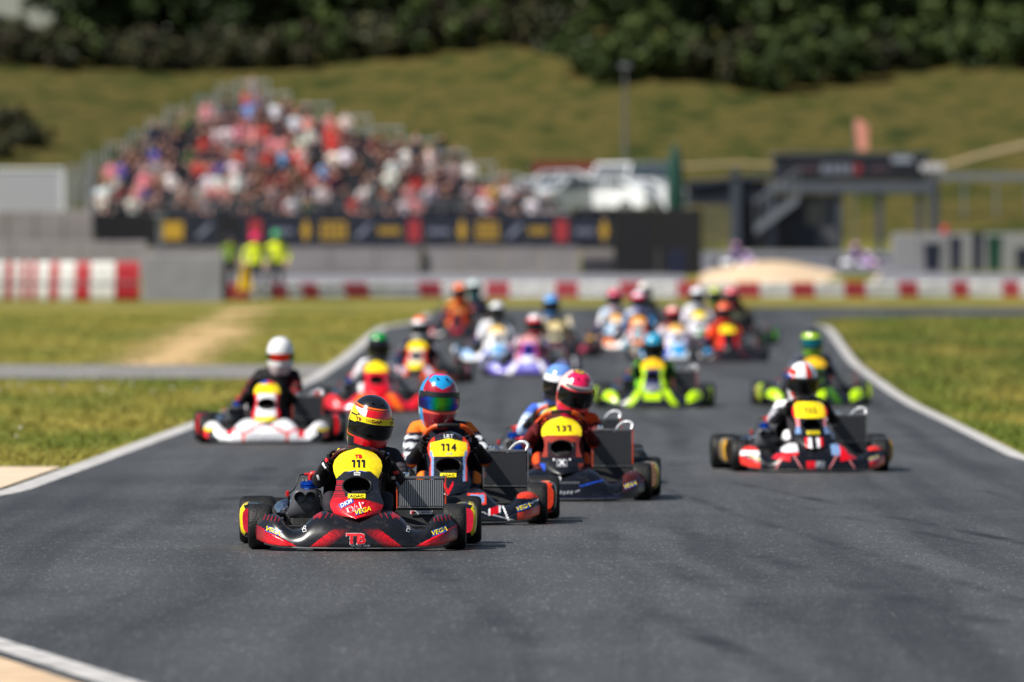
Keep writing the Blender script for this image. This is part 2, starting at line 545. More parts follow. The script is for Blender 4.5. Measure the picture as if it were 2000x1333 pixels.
def radiator_parts(root, rimcol, big=0.0):
    def core():
        m = MB(); x0, x1 = .225, .495
        m.box(((x0 + x1) / 2, .53, .33 + big / 2), (x1 - x0 - .01, .03, .155 + big))
        n = 24
        for k in range(n):
            x = x0 + .012 + (x1 - x0 - .024) * k / (n - 1)
            m.box((x, .508, .33 + big / 2), (.0052, .012, .15 + big), mi=1)
        return m.mesh('radiator', [mat('radiator_core', (.03, .031, .034), .5), mat('radiator_fin', (.5, .52, .56), .4, .6) if big <= 0 else mat('radiator_fin_dark', (.12, .125, .14), .4, .5)], smooth=False)
    r = link('radiator', shared(('core', big), core), root)
    def tank_top():
        m = MB(); m.box((.36, .525, .418 + big), (.285, .045, .016), bev=.004); return m.mesh('header_tank', ALU)
    def tank_low():
        m = MB(); m.box((.36, .525, .246), (.285, .045, .014), bev=.004); return m.mesh('lower_tank', ALU)
    def cap_():
        m = MB(); m.lathe([(.001, .025), (.018, .025), (.02, .02), (.02, 0)], 16, 'z', (.27, .53, .425 + big)); return m.mesh('filler_cap', CHROME)
    link('header_tank', shared(('tt', big), tank_top), r); link('lower_tank', shared(('tl', big), tank_low), r); link('filler_cap', shared(('cap', big), cap_), r)
    for x in (.2195, .5005):
        m = MB(); m.box((x, .523, .33 + big / 2), (.008, .042, .185 + big), bev=.002); m.build('side_rail', rimcol, r)
    def hose():
        m = MB()
        m.tube(spline([(.485, .54, .41 + big), (.50, .56, .455 + big), (.46, .58, .475 + big), (.40, .6, .44 + big), (.33, .62, .38), (.24, .66, .3)], 18), .011, 10)
        return m.mesh('coolant_hose', mat('clear_hose', (.5, .52, .55), .15, coat=.6, spec=.8))
    if big > 0: link('coolant_hose', shared(('hose', big), hose), r)
    def tray():
        m = MB(); P = []
        for i in range(9):
            u = i / 8; x = .215 + .29 * u
            P.append([(x, .53, .238), (x, .505, .232), (x, .49, .2), (x, .47, .155), (x, .44, .125), (x, .5, .1)])
        m.grid(P); return m.mesh('radiator_shroud', BLACKP)
    link('radiator_shroud', shared('tray', tray), r)
    r.location = (0, 0, -.022)
    return r

def chassis_parts(root):
    def frame():
        m = MB(); z = .06
        for s in (-1, 1):
            m.tube(spline([(s * .16, -.3, z), (s * .2, -.12, z), (s * .3, .02, z), (s * .33, .3, z), (s * .32, .7, z), (s * .33, 1.15, z + .02)], 20), .015, 8)
            m.tube([(s * .3, 0, z), (s * .5, 0, .12)], .014, 8)
            m.tube([(s * .33, .2, z), (s * .5, .22, .09), (s * .55, .5, .09), (s * .5, .78, .09), (s * .33, .8, z)], .01, 8)
        for y in (-.28, .05, .45, 1.12): m.tube([(-.3, y, z), (.3, y, z)], .014, 8)
        return m.mesh('chassis_frame', STEELP)
    link('chassis_frame', shared('frame', frame), root)
    def floor():
        m = MB(); m.box((0, .12, .04), (.56, .7, .006)); return m.mesh('floor_tray', DARKALU, smooth=False)
    link('floor_tray', shared('floor', floor), root)
    def axle():
        m = MB(); m.tube([(-.62, 1.05, .14), (.62, 1.05, .14)], .025, 14)
        m.lathe([(.03, -.006), (.095, -.006), (.095, .006), (.03, .006)], 24, 'x', (.18, 1.05, .14))
        m.lathe([(.03, -.006), (.1, -.004), (.1, .004), (.03, .006)], 24, 'x', (-.2, 1.05, .14)); return m.mesh('rear_axle', CHROME)
    link('rear_axle', shared('axle', axle), root)
    def bump():
        m = MB(); P = []
        for i in range(29):
            x = -.69 + 1.38 * i / 28; e = max(0, abs(x) - .55) / .14
            cy = 1.29 - .05 * e; h = .09 - .02 * e
            P.append([(x, cy + .05 * math.cos(a), .17 + h * math.sin(a)) for a in [2 * math.pi * k / 12 for k in range(13)]])
        m.grid(P); return m.mesh('rear_bumper', BLACKP)
    link('rear_bumper', shared('rbump', bump), root)
    def seat():
        m = MB(); prof = spline([(.40, .13), (.47, .085), (.58, .065), (.69, .085), (.76, .17), (.82, .31), (.875, .44), (.90, .5)], 18)
        P = []
        for i in range(17):
            u = -1 + i / 8
            row = []
            for j, (y, z) in enumerate(prof):
                v = j / 17; side = abs(u) ** 3
                wid = .175 + .03 * math.sin(math.pi * v)
                row.append((u * wid, y - side * .1 * sstep(.4, .8, v), z + side * .13 * (1 - sstep(.5, 1, v))))
            P.append(row)
        m.grid(P)
        P2 = [[(p[0] * 1.04, p[1] + .012, p[2] - .01) for p in r] for r in P]; m.grid(P2)
        return m.mesh('seat', CARBON)
    link('seat', shared('seat', seat), root)
    def column():
        m = MB(); m.tube([(0, .29, .46), (0, -.02, .12)], .011, 8)
        for s in (-1, 1): m.tube([(s * .01, -.01, .12), (s * .46, .02, .13)], .008, 6)
        return m.mesh('steering_column', STEELP)
    link('steering_column', shared('column', column), root)
    for s in (-1, 1):
        def pedal(s=s):
            m = MB(); m.tube([(s * .14, -.16, .06), (s * .14, -.2, .16), (s * .14, -.22, .2)], .008, 8)
            m.box((s * .14, -.215, .19), (.06, .012, .04), bev=.004); return m.mesh('pedal', ALU)
        link('pedal', shared(('pedal', s), pedal), root)

WHEEL_C, WHEEL_N = Vector((0, .30, .485)), Vector((0, .69, .73)).normalized()
def wheel_ring(rad, k, n, flat=.0):
    a = 2 * math.pi * k / n
    ex = Vector((1, 0, 0)); ey = WHEEL_N.cross(ex).normalized()
    if ey.z < 0: ey = -ey
    v = math.sin(a) * rad
    if v > rad * .8: v = rad * .8 + (v - rad * .8) * .45
    return WHEEL_C + ex * (math.cos(a) * rad) + ey * v

def steering_wheel(root, gripcol=None, dz=0.0):
    m = MB(); n = 40
    pts = [wheel_ring(.155, k, n) for k in range(n + 1)]
    m.tube(pts, .0135, 10, caps=False, mi=0)
    sw = m.build('steering_wheel', [BLACKP], root); sw.location = (0, 0, dz)
    m = MB()
    for k in (6, 20, 34): m.tube([WHEEL_C - WHEEL_N * -.0 + Vector((0, 0, -.02)), wheel_ring(.15, k - 4 if k != 20 else k, n)], .008, 6)
    m.lathe([(.001, .0), (.04, .0), (.045, -.01), (.045, -.02), (.001, -.02)], 18, 'z', tuple(WHEEL_C + Vector((0, .0, -.01))))
    m.build('spoke', BLACKP, sw)
    if gripcol:
        for k0, k1 in ((1, 7), (13, 19)):
            g = MB(); g.tube([wheel_ring(.155, k, n) for k in range(k0, k1 + 1)], .0155, 10)
            g.build('grip', gripcol, sw)
    return sw

def side_pod(root, s, colfn, lod):
    n = 12 if lod else 20; m = MB(); P = []
    ys = [.17, .175, .19, .22, .3, .45, .6, .7, .755, .77, .775]
    sc = [.72, .86, .94, .98, 1, 1, 1, .98, .93, .82, .7]
    for y, k in zip(ys, sc):
        row = []
        for i in range(n + 1):
            a = 2 * math.pi * i / n
            ca, sa = math.cos(a), math.sin(a); q = (abs(ca) ** 3.5 + abs(sa) ** 3.5) ** (-1 / 3.5)
            out = 1.0 + .06 * sa
            x = .61 + (.072 * q * ca) * k * (out if ca > 0 else 1)
            z = .158 + (.1 * q * sa) * k
            row.append((s * x, y, z))
        P.append(row if s > 0 else row[::-1])
    m.grid(P, color=colfn)
    for row in (P[0], P[-1]):
        m.add(row[:-1], [tuple(range(n))], colfn((s * .64, row[0][1], .15)))
    return m.build('side_pod', PAINT, root)

# ------------------------------------------------------------------ people
def skin_mesh(verts, edges, radii, root=0, sub=2):
    me = bpy.data.meshes.new('figure'); me.from_pydata(verts, edges, [])
    o = bpy.data.objects.new('figure', me); col.objects.link(o)
    sk = o.modifiers.new('Skin', 'SKIN'); sk.use_smooth_shade = True
    sd = me.skin_vertices[0].data
    for i, r in enumerate(radii):
        sd[i].radius = r if isinstance(r, (tuple, list)) else (r, r)
        sd[i].use_root = (i == root)
    ss = o.modifiers.new('Sub', 'SUBSURF'); ss.levels = sub; ss.render_levels = sub
    out = evaluated(o)
    v = np.array([tuple(p.co) for p in out.vertices]); f = [tuple(p.vertices) for p in out.polygons]
    bpy.data.objects.remove(o); bpy.data.meshes.remove(me); bpy.data.meshes.remove(out)
    return v, f

class Skel:
    def __init__(self): self.v = []; self.e = []; self.r = []; self.n = {}
    def j(self, name, p, r, parent=None):
        self.n[name] = len(self.v); self.v.append(tuple(p)); self.r.append(r)
        if parent: self.e.append((self.n[parent], self.n[name]))
    def skin(self, root, sub=2): return skin_mesh(self.v, self.e, self.r, self.n[root], sub)

def finger(m, pts, r, color=None, mi=0):
    p = spline(pts, 7)
    m.tube(p, [r, r, r * .98, r * .96, r * .92, r * .85, r * .55], 7, color, mi)

def driver_base(lean=0.0, elbow=0.0, low=False, up=0.0):
    """seated racing driver, hands on the wheel; returns verts, faces and a zone name for every face"""
    k = Skel(); L = lean
    k.j('pelvis', (0, .62, .185), (.15, .12)); k.j('waist', (L * .3, .69, .30 + up * .3), (.135, .11), 'pelvis'); k.j('chest', (L * .7, .755, .43 + up * .8), (.165, .12), 'waist')
    k.j('yoke', (L, .785, .515 + up), (.15, .095), 'chest'); k.j('neck', (L, .775, .575 + up), .065, 'yoke'); k.j('skull', (L, .755, .68 + up), .07, 'neck')
    for s, S in ((-1, 'l'), (1, 'r')):
        k.j('sh' + S, (s * .158 + L, .775, .51 + up), .07, 'yoke')
        k.j('ua' + S, (s * .215 + L * .6, .68, .44 + up * .7), .058, 'sh' + S)
        k.j('el' + S, (s * (.242 + elbow), .57, .375), .05, 'ua' + S)
        k.j('fa' + S, (s * (.218 + elbow * .5), .46, .405), .045, 'el' + S)
        k.j('wr' + S, (s * .19, .385, .455), .036, 'fa' + S)
        k.j('ha' + S, (s * .18, .325, .48), (.03, .038), 'wr' + S)
        k.j('hi' + S, (s * .1, .57, .18), .1, 'pelvis')
        k.j('th' + S, (s * .135, .36, .235), .07, 'hi' + S)
        k.j('kn' + S, (s * .158, .16, .29), .054, 'th' + S)
        k.j('sn' + S, (s * .15, .0, .19), .046, 'kn' + S)
        k.j('an' + S, (s * .155, -.14, .1), .043, 'sn' + S)
        k.j('to' + S, (s * .15, -.215, .16), .038, 'an' + S)
    v, f = k.skin('pelvis', 1 if low else 2)
    m = MB(); m.add(v, f)
    nb = len(f)
    if not low:
        for s in (-1, 1):
            for i, kk in enumerate((-1.6, -.4, .8, 2.0)):
                n = 40
                base = .2 if s > 0 else 19.8
                ring = wheel_ring(.155, base + kk * (1 if s > 0 else -1), n)
                axis = (wheel_ring(.155, base + kk + .5, n) - wheel_ring(.155, base + kk - .5, n)).normalized()
                outw = (ring - WHEEL_C).normalized(); up = -WHEEL_N
                # curls from the palm outside, over the front of the rim, to the inside
                P = [ring + outw * .03 - up * .006, ring + outw * .022 + up * .022, ring - outw * .004 + up * .029, ring - outw * .026 + up * .014, ring - outw * .024 - up * .008]
                finger(m, [tuple(p) for p in P], [.0095, .01, .0098, .0085][i])
            ring = wheel_ring(.155, 3.0 if s > 0 else 17.0, 40); outw = (ring - WHEEL_C).normalized()
            finger(m, [(s * .17, .33, .48), tuple(ring + outw * .02 + WHEEL_N * .004), tuple(ring + WHEEL_N * .022), tuple(ring - outw * .02 + WHEEL_N * .014)], .0105)
    return m.v, m.f

DRV = {}
def driver_geo(key):
    if key not in DRV: DRV[key] = driver_base(*key)
    return DRV[key]

def helm_point(az, t, off=0.0):
    """az 0 looks forward (-y); t -1 bottom .. 1 crown"""
    H = .163
    if t >= 0: zz = math.sin(t * math.pi / 2); r = math.cos(t * math.pi / 2) ** .86
    else: zz = t; r = 1 - .30 * abs(t) ** 2.3
    a, b = .127 + off, .150 + off
    x = math.sin(az) * r * a; y = -math.cos(az) * r * b
    f = max(0, math.cos(az))
    if t < .1: y -= .02 * f ** 2 * sstep(.1, -.65, t) * 1.0
    y += .012 * (1 - f) * 0
    z = zz * (H + off) if t >= 0 else zz * H * 1.13
    return (x, y, z - .012 * f * sstep(-.3, -1, t) * 0)

def helmet(person, loc, colfn, visor_mat, vcol=None, rot=(0, 0, 0), strip=None, lod=0, spoiler=None, vt=(-.34, .19)):
    nu, nv = (150, 92) if not lod else (48, 30)
    ts = [-1 + 2 * j / nv for j in range(nv + 1)]
    P = [[helm_point(-math.pi + 2 * math.pi * i / nu, t) for t in ts] for i in range(nu + 1)]
    m = MB()
    ni = len(P); nj = len(P[0]); o = 0
    vs = [p for r in P for p in r]
    m.v.extend(vs)
    for i in range(nu):
        az = -math.pi + 2 * math.pi * (i + .5) / nu
        for j in range(nv):
            t = (ts[j] + ts[j + 1]) / 2
            m.f.append((i * nj + j, (i + 1) * nj + j, (i + 1) * nj + j + 1, i * nj + j + 1))
            m.c.append(colfn(az, t)); m.m.append(0)
    bot = [P[i][0] for i in range(nu)]
    m.add([(p[0] * .8, p[1] * .8, p[2] + .015) for p in bot], [tuple(range(nu))], (.01, .01, .01))
    m.grid([[P[i % nu][0], (P[i % nu][0][0] * .8, P[i % nu][0][1] * .8, P[i % nu][0][2] + .015)] for i in range(nu + 1)], color=(.01, .01, .01))
    h = m.build('helmet', SHELL, person, angle=60)
    h.location = loc; h.rotation_euler = rot
    # visor
    m = MB(); n = 30 if not lod else 14; kk = 10
    t0, t1 = vt
    Pv = [[helm_point(R(-78) + R(156) * i / n, t0 + (t1 - t0) * j / kk + (.10 * (abs(i / n - .5) * 2) ** 2 if j == 0 else 0), .004 + .0015 * math.sin(math.pi * j / kk)) for j in range(kk + 1)] for i in range(n + 1)]
    if vcol: 
        m.grid(Pv, color=lambda c: vcol(c))
    else: m.grid(Pv)
    rim = [Pv[i][0] for i in range(n + 1)] + [Pv[n][j] for j in range(1, kk + 1)] + [Pv[i][kk] for i in range(n - 1, -1, -1)] + [Pv[0][j] for j in range(kk - 1, -1, -1)]
    v = m.build('visor', visor_mat, h, angle=60)
    if not lod:
        g = MB(); g.tube(rim, .003, 6, caps=False)
        g.build('visor_seal', BLACKP, h)
        for s in (-1, 1):
            g = MB(); g.lathe([(.001, .0), (.014, .0), (.016, -s * .004), (.016, -s * .01)], 14, 'x', (s * .131, -.03, .005)); g.build('visor_pivot', BLACKP, h)
        # crown vents and chin slots
        for s in (-1, 1):
            g = MB(); g.box(helm_point(s * R(22), .62, .003), (.014, .03, .008), bev=.003); g.build('vent', BLACKP, h)
            g = MB(); g.box(helm_point(s * R(9), -.60, .001), (.024, .008, .006), bev=.002); g.build('chin_vent', BLACKP, h)
    if strip:
        m = MB()
        ta, tb = .085, .215
        m.grid([[helm_point(R(-76) + R(152) * i / 30, ta - (.035 if (i in range(0, 5) or i > 25) else 0) + (tb - ta) * j / 4, .0085) for j in range(5)] for i in range(31)])
        s_ = m.build('visor_strip', strip, h)
    if spoiler:
        m = MB(); P2 = []
        for i in range(13):
            az = R(-55) + R(110) * i / 12
            a = helm_point(az, .36, .002); b = helm_point(az, .30, .016); c = helm_point(az, .27, .002)
            P2.append([a, b, c])
        m.grid(P2); m.build('peak', spoiler, h)
    return h

# ------------------------------------------------------------------ colours and liveries
BK = (.008, .008, .010); WH = srgb(232, 232, 236); YE = srgb(250, 220, 15); OR = srgb(250, 110, 15); RD = srgb(225, 12, 30)
NAVY = srgb(16, 22, 45); CY = srgb(30, 150, 215); PK = srgb(235, 25, 90); GN = srgb(20, 140, 50); LIME = srgb(190, 235, 10)
BLU = srgb(30, 75, 190); GREY = srgb(120, 125, 135); DGREY = srgb(40, 42, 48); GB = srgb(120, 150, 195); PUR = srgb(75, 60, 170); TEAL = srgb(20, 130, 150)
GOLD = srgb(200, 150, 40); ORED = srgb(225, 60, 25); SILV = srgb(170, 172, 178); MAROON = srgb(110, 15, 20)

def stripes(d, period, duty): return (d / period) % 1.0 < duty

def fair_111(p):
    x, y, z = p; a = abs(x)
    zc = .028 + (a - .335) * .50                     # crease of the end plates
    if a > .335 and z < zc:
        d = (zc - z)
        k = max(0, 1 - max(0, a - .47) / .12)
        if stripes(d + .004, .018, .14): return mixc(BK, RD, .15)
        return mixc(srgb(60, 6, 14), RD, k)
    ln = .272 - (z - .02) / .105 * .137              # outer edge of the diagonal red flash
    if z < .135 and a < ln:
        d = ln - a
        k = max(0, 1 - d / .115) * (1 - sstep(.09, .135, z))
        if k > 0 and stripes(d, .021, .10): return BK
        return mixc(BK, RD, k)
    if z > .19 and .2 < a < .28: return mixc(BK, RD, .45)
    return BK
def pan_111(p):
    x, y, z = p; a = abs(x)
    if z > .446 - .9 * max(0, a - .075): return YE
    if z < .305 - .3 * max(0, x) - .25 * (a > .12) * 0:
        k = 1 - sstep(.24, .31, z) * .5 - .45 * sstep(.0, .14, x) * (1 if z > .235 else .2)  # red fades upwards; towards the right it carries painted shade
        return mixc(BK, RD, max(0, k))
    if z < .40 and x < -.07 and stripes(z, .010, .35): return mixc(BK, RD, .7)
    return mixc(BK, DGREY, .35)

def fair_114(p):
    x, y, z = p; a = abs(x)
    e1 = (a - .20) + (z - .16) * .8
    if .12 < a < .24 and .13 < z < .2 and e1 < .06: return GB if abs(a - .18) < .045 and abs(z - .165) < .025 else ORED
    if .25 < a < .33 and .07 < z - (a - .29) * .3 < .115: return RD if abs(a - .29) < .025 else WH
    if a > .43:
        if z > .165: return ORED
        if z < .03 + (a - .4) * .35 + .03: return ORED
        if abs(z - (.09 + (a - .43) * .5)) < .005: return WH
    if abs((z - .06) + (a - .3) * .25) < .0035: return SILV
    if abs(a - .39 + z * .4) < .006: return WH
    return srgb(14, 18, 26)
def pan_114(p):
    x, y, z = p; a = abs(x)
    if z > .425 + (a > .10) * .03 and a < .115 and z < .535 - a * .25: return YE
    if z > .42 and a >= .09 and z < .54: return ORED if z > .5 or a > .118 else GB
    d = a - (.075 + .5 * abs(z - .37))
    if .27 < z < .42 and a > .092: return GB if a < .108 else (ORED if a < .117 else srgb(16, 20, 30))
    if z < .28 and abs(a - .02 - (z - .2) * .5 + .02) < .007 and x < .03: return RD
    return srgb(22, 26, 34)

def fair_131(p):
    x, y, z = p; a = abs(x)
    if a > .42: return mixc(srgb(70, 26, 24), srgb(22, 14, 18), sstep(.1, .04, z))
    if abs(z - (.10 + (x - .1) * .25)) < .004 and x > .12: return BLU
    if z < .04 and a < .42: return srgb(18, 26, 70)
    return srgb(10, 12, 18)
def pan_131(p):
    x, y, z = p; a = abs(x)
    if z > .45 - .3 * max(0, a - .1): return YE
    if z > .30: return srgb(150, 52, 34) if z > .40 or a > .10 else srgb(40, 18, 18)
    if z < .26 and a > .115: return BLU if x < 0 else srgb(150, 52, 34)
    return srgb(16, 17, 22)

def fair_122(p):
    x, y, z = p; a = abs(x)
    if .13 < a < .26 and z > .135: return WH if (x < 0 and z > .16) else (GB if a < .2 and x > 0 else RD)
    if .2 < a < .33 and abs(z - .12 - (a - .26) * .2) < .022: return RD
    if abs(abs(a - .21) + (z - .05) * .6 - .09) < .006: return mixc(RD, WH, .3)
    if a > .43:
        if z < .03 + (a - .38) * .4 + .025: return srgb(225, 45, 30)
        if z > .17: return srgb(225, 45, 30)
        if x < 0 and z > .13: return WH
    if a < .07 and z < .09: return mixc(BK, GREY, .8) if x > 0 else RD
    return srgb(12, 13, 18)
def pan_122(p):
    x, y, z = p; a = abs(x)
    if z > .425 and a < .12 and z < .55: return YE
    if z > .42 and a >= .1: return RD
    if a > .095: return mixc(RD, WH, .3) if z > .36 else GB if z > .30 else srgb(20, 18, 24)
    if z < .27 and .02 < a < .07: return RD if a > .045 else WH
    return srgb(14, 14, 18)

def fair_white(p):
    x, y, z = p; a = abs(x)
    if a > .43:
        if z < .06 + (a - .43) * .5: return DGREY if a < .53 else RD
        return WH if z > .15 or a < .47 else (YE if z > .12 else DGREY)
    if abs(z - .10 - abs(a - .2) * .45) < .012: return RD
    if z < .09 and abs(a - .2) < .02: return ORED
    if a < .17 and z < .10: return mixc(WH, GREY, .4)
    if .3 < a < .36 and z > .06: return RD
    return WH
def pan_white(p):
    x, y, z = p; a = abs(x)
    if z > .545: return BLU if x < -.0 else RD
    if z > .46: return YE
    if a > .085 + (.4 - z) * .05: return RD
    if z < .25: return YE if z > .21 else GREY
    return WH

def fair_gen(base, acc, acc2):
    def fn(p):
        x, y, z = p; a = abs(x)
        if a > .4: return acc if z > .06 + (a - .4) * .3 else base
        if abs(a - .22 + (z - .1) * .7) < .04: return acc2
        if z < .055: return mixc(base, BK, .6)
        if a < .1 and z > .1: return acc
        return base
    return fn
def pan_gen(base, acc, acc2, plate=None):
    plate = plate or YE
    def fn(p):
        x, y, z = p; a = abs(x)
        if z > .455 and a < .125: return plate
        if a > .09 + (.35 - z) * .1: return acc
        if z < .27: return acc2
        return base
    return fn
def pod_gen(edge, face, tail):
    def fn(p):
        x, y, z = p
        if abs(x) < .59: return BK
        if abs(x) < .645: return face
        if y < .26: return edge
        if abs(x) > .64: return tail if (y * 3) % 1 > .3 else edge
        return face if z > .2 else tail
    return fn
def pod_111(p):
    x, y, z = p; a = abs(x)
    if a < .60: return BK
    if a < .645: return srgb(235, 30, 65) if .10 < z < .2 else (BLU if .2 < z < .225 else BK)
    return YE

# helmets: az (0 = face, + towards the picture's right), t (-1 bottom .. 1 crown)
def helm_111(az, t):
    d = math.degrees(az)
    if t > .47: return BK
    if t > .435: return OR
    if t > .415: return BK
    if t > .39: return ORED
    if t > .22:
        if -32 < d < 75: return RD
        if d <= -32:
            q = t + (d + 32) * .004
            if q > .40: return BK
            if q > .18: return WH
            return ORED if q > .17 else (YE if d < -58 else BK)
        return WH if t > .38 else BK
    if t > -.36:
        if abs(d) < 86: return BK
        return YE if (t > .0 and d < 0) else (ORED if t < -.28 else BK)
    if t > -.60: return RD if abs(d) < 55 else (ORED if t > -.42 else BK)
    if t > -.80: return BK if abs(d) < 110 else ORED
    return RD
def helm_114(az, t):
    d = math.degrees(az); a = abs(d)
    if t > .80 or (t > .66 and a > 60): return PK
    if t > .30 + .22 * (a / 60) and a < 60: return CY
    if t > .22 and a < 70: return srgb(185, 15, 45) if int(d / 7 + t * 30) % 2 else srgb(150, 8, 35)
    if a >= 62: return CY if (d < 0 or t < .2) else srgb(185, 15, 45)
    if t < -.46: return srgb(175, 12, 40) if int(d / 9 + t * 22) % 2 else srgb(120, 6, 26)
    return srgb(240, 90, 70)
def helm_131(az, t):
    d = math.degrees(az); a = abs(d)
    if t > .80: return GOLD if .85 < t < .95 else BK
    if t > .50: return PK if a < 75 else srgb(250, 190, 190)
    if t > .38: return PK if a < 35 else srgb(252, 215, 195)
    if t > .24: return SILV if a < 40 else srgb(252, 225, 210)
    if a > 80: return srgb(250, 215, 215) if t > -.05 else PK
    if t < -.5: return PK if (t < -.7 or a > 35) else BK
    return RD
def helm_122(az, t):
    d = math.degrees(az); a = abs(d)
    if t > .25: return (srgb(225, 50, 25) if 5 < d < 30 or (d < -40 and .3 < t < .5) else (BLU if a > 95 and t < .55 else WH))
    if d < -60: return BLU if t > -.3 else WH
    if t < -.5: return ORED if a < 50 else WH
    return ORED if d < -45 else BK
def helm_two(top, low, band=None):
    def fn(az, t):
        if band and .22 < t < .42: return band
        if t > .25: return top
        if t < -.5: return low
        return low if abs(az) > 1.35 else BK
    return fn
def helm_plain(az, t):
    if t < -.55: return srgb(205, 190, 196)  # lower shell greyed, its shade painted into the white
    return WH
def rainbow(c):
    u = (c[0] + .12) / .24
    pts = [srgb(60, 20, 150), srgb(20, 90, 200), srgb(10, 150, 70), srgb(90, 160, 20), srgb(10, 150, 90), srgb(30, 70, 210), srgb(150, 40, 190)]
    k = min(5.999, max(0, u * 6)); i = int(k)
    return mixc(pts[i], pts[i + 1], k - i)
def ember(c):
    u = abs(c[0]) / .12
    return mixc(srgb(235, 40, 10), srgb(40, 90, 40), sstep(.5, .9, u))

def suit_colours(kind, up=0.0):
    c0, c1, c2, gl = kind
    def fn(p):
        x, y, z = p; a = abs(x)
        if y < .36 and z > .40 and a > .12: return gl                     # hands
        if y < .43 and z > .40 and a > .15: return gl
        zr = z - up * sstep(.4, .55, z)
        if zr > .505 and a > .11 and y < .80 and y > .6: return c1           # shoulder patch
        if a > .17 and y > .52 and .395 < zr < .485: return c2 if int(zr * 75) % 2 else c0
        if a > .17 and z < .36 and y > .44: return c1                      # elbows
        if y < .42 and z < .42: return c1 if (a > .165 and z > .25 and y < .34) else (BK if y < -.1 else c0)
        return c0
    return fn

def paint_mesh(v, f, colfn, material, name):
    me = bpy.data.meshes.new(name); me.from_pydata([tuple(p) for p in v], [], f)
    me.materials.append(material)
    V = np.array(v, float)
    ca = me.color_attributes.new('Col', 'FLOAT_COLOR', 'POINT')
    arr = np.ones((len(V), 4)); arr[:, :3] = [colfn(p) for p in V]
    ca.data.foreach_set('color', arr.ravel())
    me.polygons.foreach_set('use_smooth', [True] * len(me.polygons)); me.update()
    return me

def sticker_text(part, bvh, body, c, size, material, rot=0, bold=.02, shear=0, sx=1.0, lift=.0032, name='lettering'):
    return decal(name, place2d(text2d(body, size, bold, shear), c, rot, sx), bvh, material, part, lift)
def sticker_rect(part, bvh, c, w, h, material, rot=0, skew=0, lift=.002, name='sticker', n=6):
    q = [(-w / 2 - skew, -h / 2), (w / 2 - skew, -h / 2), (w / 2 + skew, h / 2), (-w / 2 + skew, h / 2)]
    return decal(name, place2d(quad2d(q, n), c, rot), bvh, material, part, lift)

def build_kart(sp):
    D = sp['D']; X = sp['X']; z = zt(D); lod = sp.get('lod', 0)
    rz = R(sp.get('yaw', 0))
    root = empty('racing_kart', (X, D, z), rz)
    tag(root, sp['label'], 'kart', 'karts racing in a pack on the track')
    fm = fairing_mesh(*((190, 60) if lod == 0 else (80, 26)), sp['fair'])
    fo = fm.build('front_fairing', PAINT, root, angle=70)
    m = MB()                                       # bottom skid edge of the fairing
    m.tube([(x, st('yf', x) + .006, st('zb', x) - .006) for x in np.linspace(-.52, .52, 31)], .0055, 6)
    m.build('skid_edge', mat('worn_plastic_edge', (.25, .25, .26), .5), fo)
    pm = panel_mesh(*((64, 90) if lod == 0 else (24, 36)), sp['pan'], sp.get('ptop', .575), sp.get('pwid', 1.0))
    po = pm.build('front_panel', PAINT, root, angle=70)
    lip, tun = shared('holeparts', lambda: tuple(q.mesh(n, mm) for q, n, mm in zip(hole_parts(None), ('opening_lip', 'opening'), (BLACKP, HOLE))))
    link('opening_lip', lip, po); link('opening', tun, po)
    for s in (-1, 1): side_pod(root, s, sp['pod'], lod)
    st_ = sp.get('steer', 0)
    for s in (-1, 1):
        add_wheel(root, s * .555, 0, .130, .135, s, R(st_))
        add_wheel(root, s * .600, 1.05, .139, .212, s)
    engine_parts(root, lod)
    rad = radiator_parts(root, sp.get('rail', mat('orange_rail', srgb(200, 70, 40), .4)), sp.get('bigrad', 0))
    chassis_parts(root)
    steering_wheel(root, sp.get('grip'), sp.get('wz', 0))
    fb = BVHTree.FromPolygons(fm.v, fm.f) if lod == 0 else None
    pb = BVHTree.FromPolygons(pm.v, pm.f) if lod == 0 else None
    if sp.get('decals'): sp['decals'](root, fo, fb, po, pb, rad)
    # the driver
    v, f = driver_geo((round(sp.get('lean', 0), 3), sp.get('elbow', 0), lod > 1, round(max(-.02, sp.get('hz', .715) - .715), 2)))
    me = paint_mesh(v, f, suit_colours(sp['suit'], round(max(-.02, sp.get('hz', .715) - .715), 2)), SUIT, 'person')
    d = link('person', me, None, (X, D, z), rz)
    tag(d, sp['dlabel'], 'person', 'kart drivers')
    hz = sp.get('hz', .715)
    h = helmet(d, (sp.get('lean', 0) + sp.get('hx', 0), .735, hz), sp['helm'], sp.get('vmat', VISOR), sp.get('vcol'), [R(a) for a in sp.get('hrot', (0, 0, 0))], sp.get('strip'), lod, sp.get('peak'), sp.get('vt', (-.34, .19)))
    if sp.get('hs'): h.scale = (sp['hs'],) * 3
    if sp.get('hdecals'): sp['hdecals'](h, d)
    if sp.get('kart_only_extra'): sp['kart_only_extra'](root)
    return root, d

def vega(part, bvh, c, rot, size=.033):
    sticker_rect(part, bvh, (c[0] - .0 , c[1]), .085, .034, BLUEP, rot, .006)
    sticker_text(part, bvh, 'VEGA', c, size * .82, YELLP, rot, .02, .2, 1.0, .004)

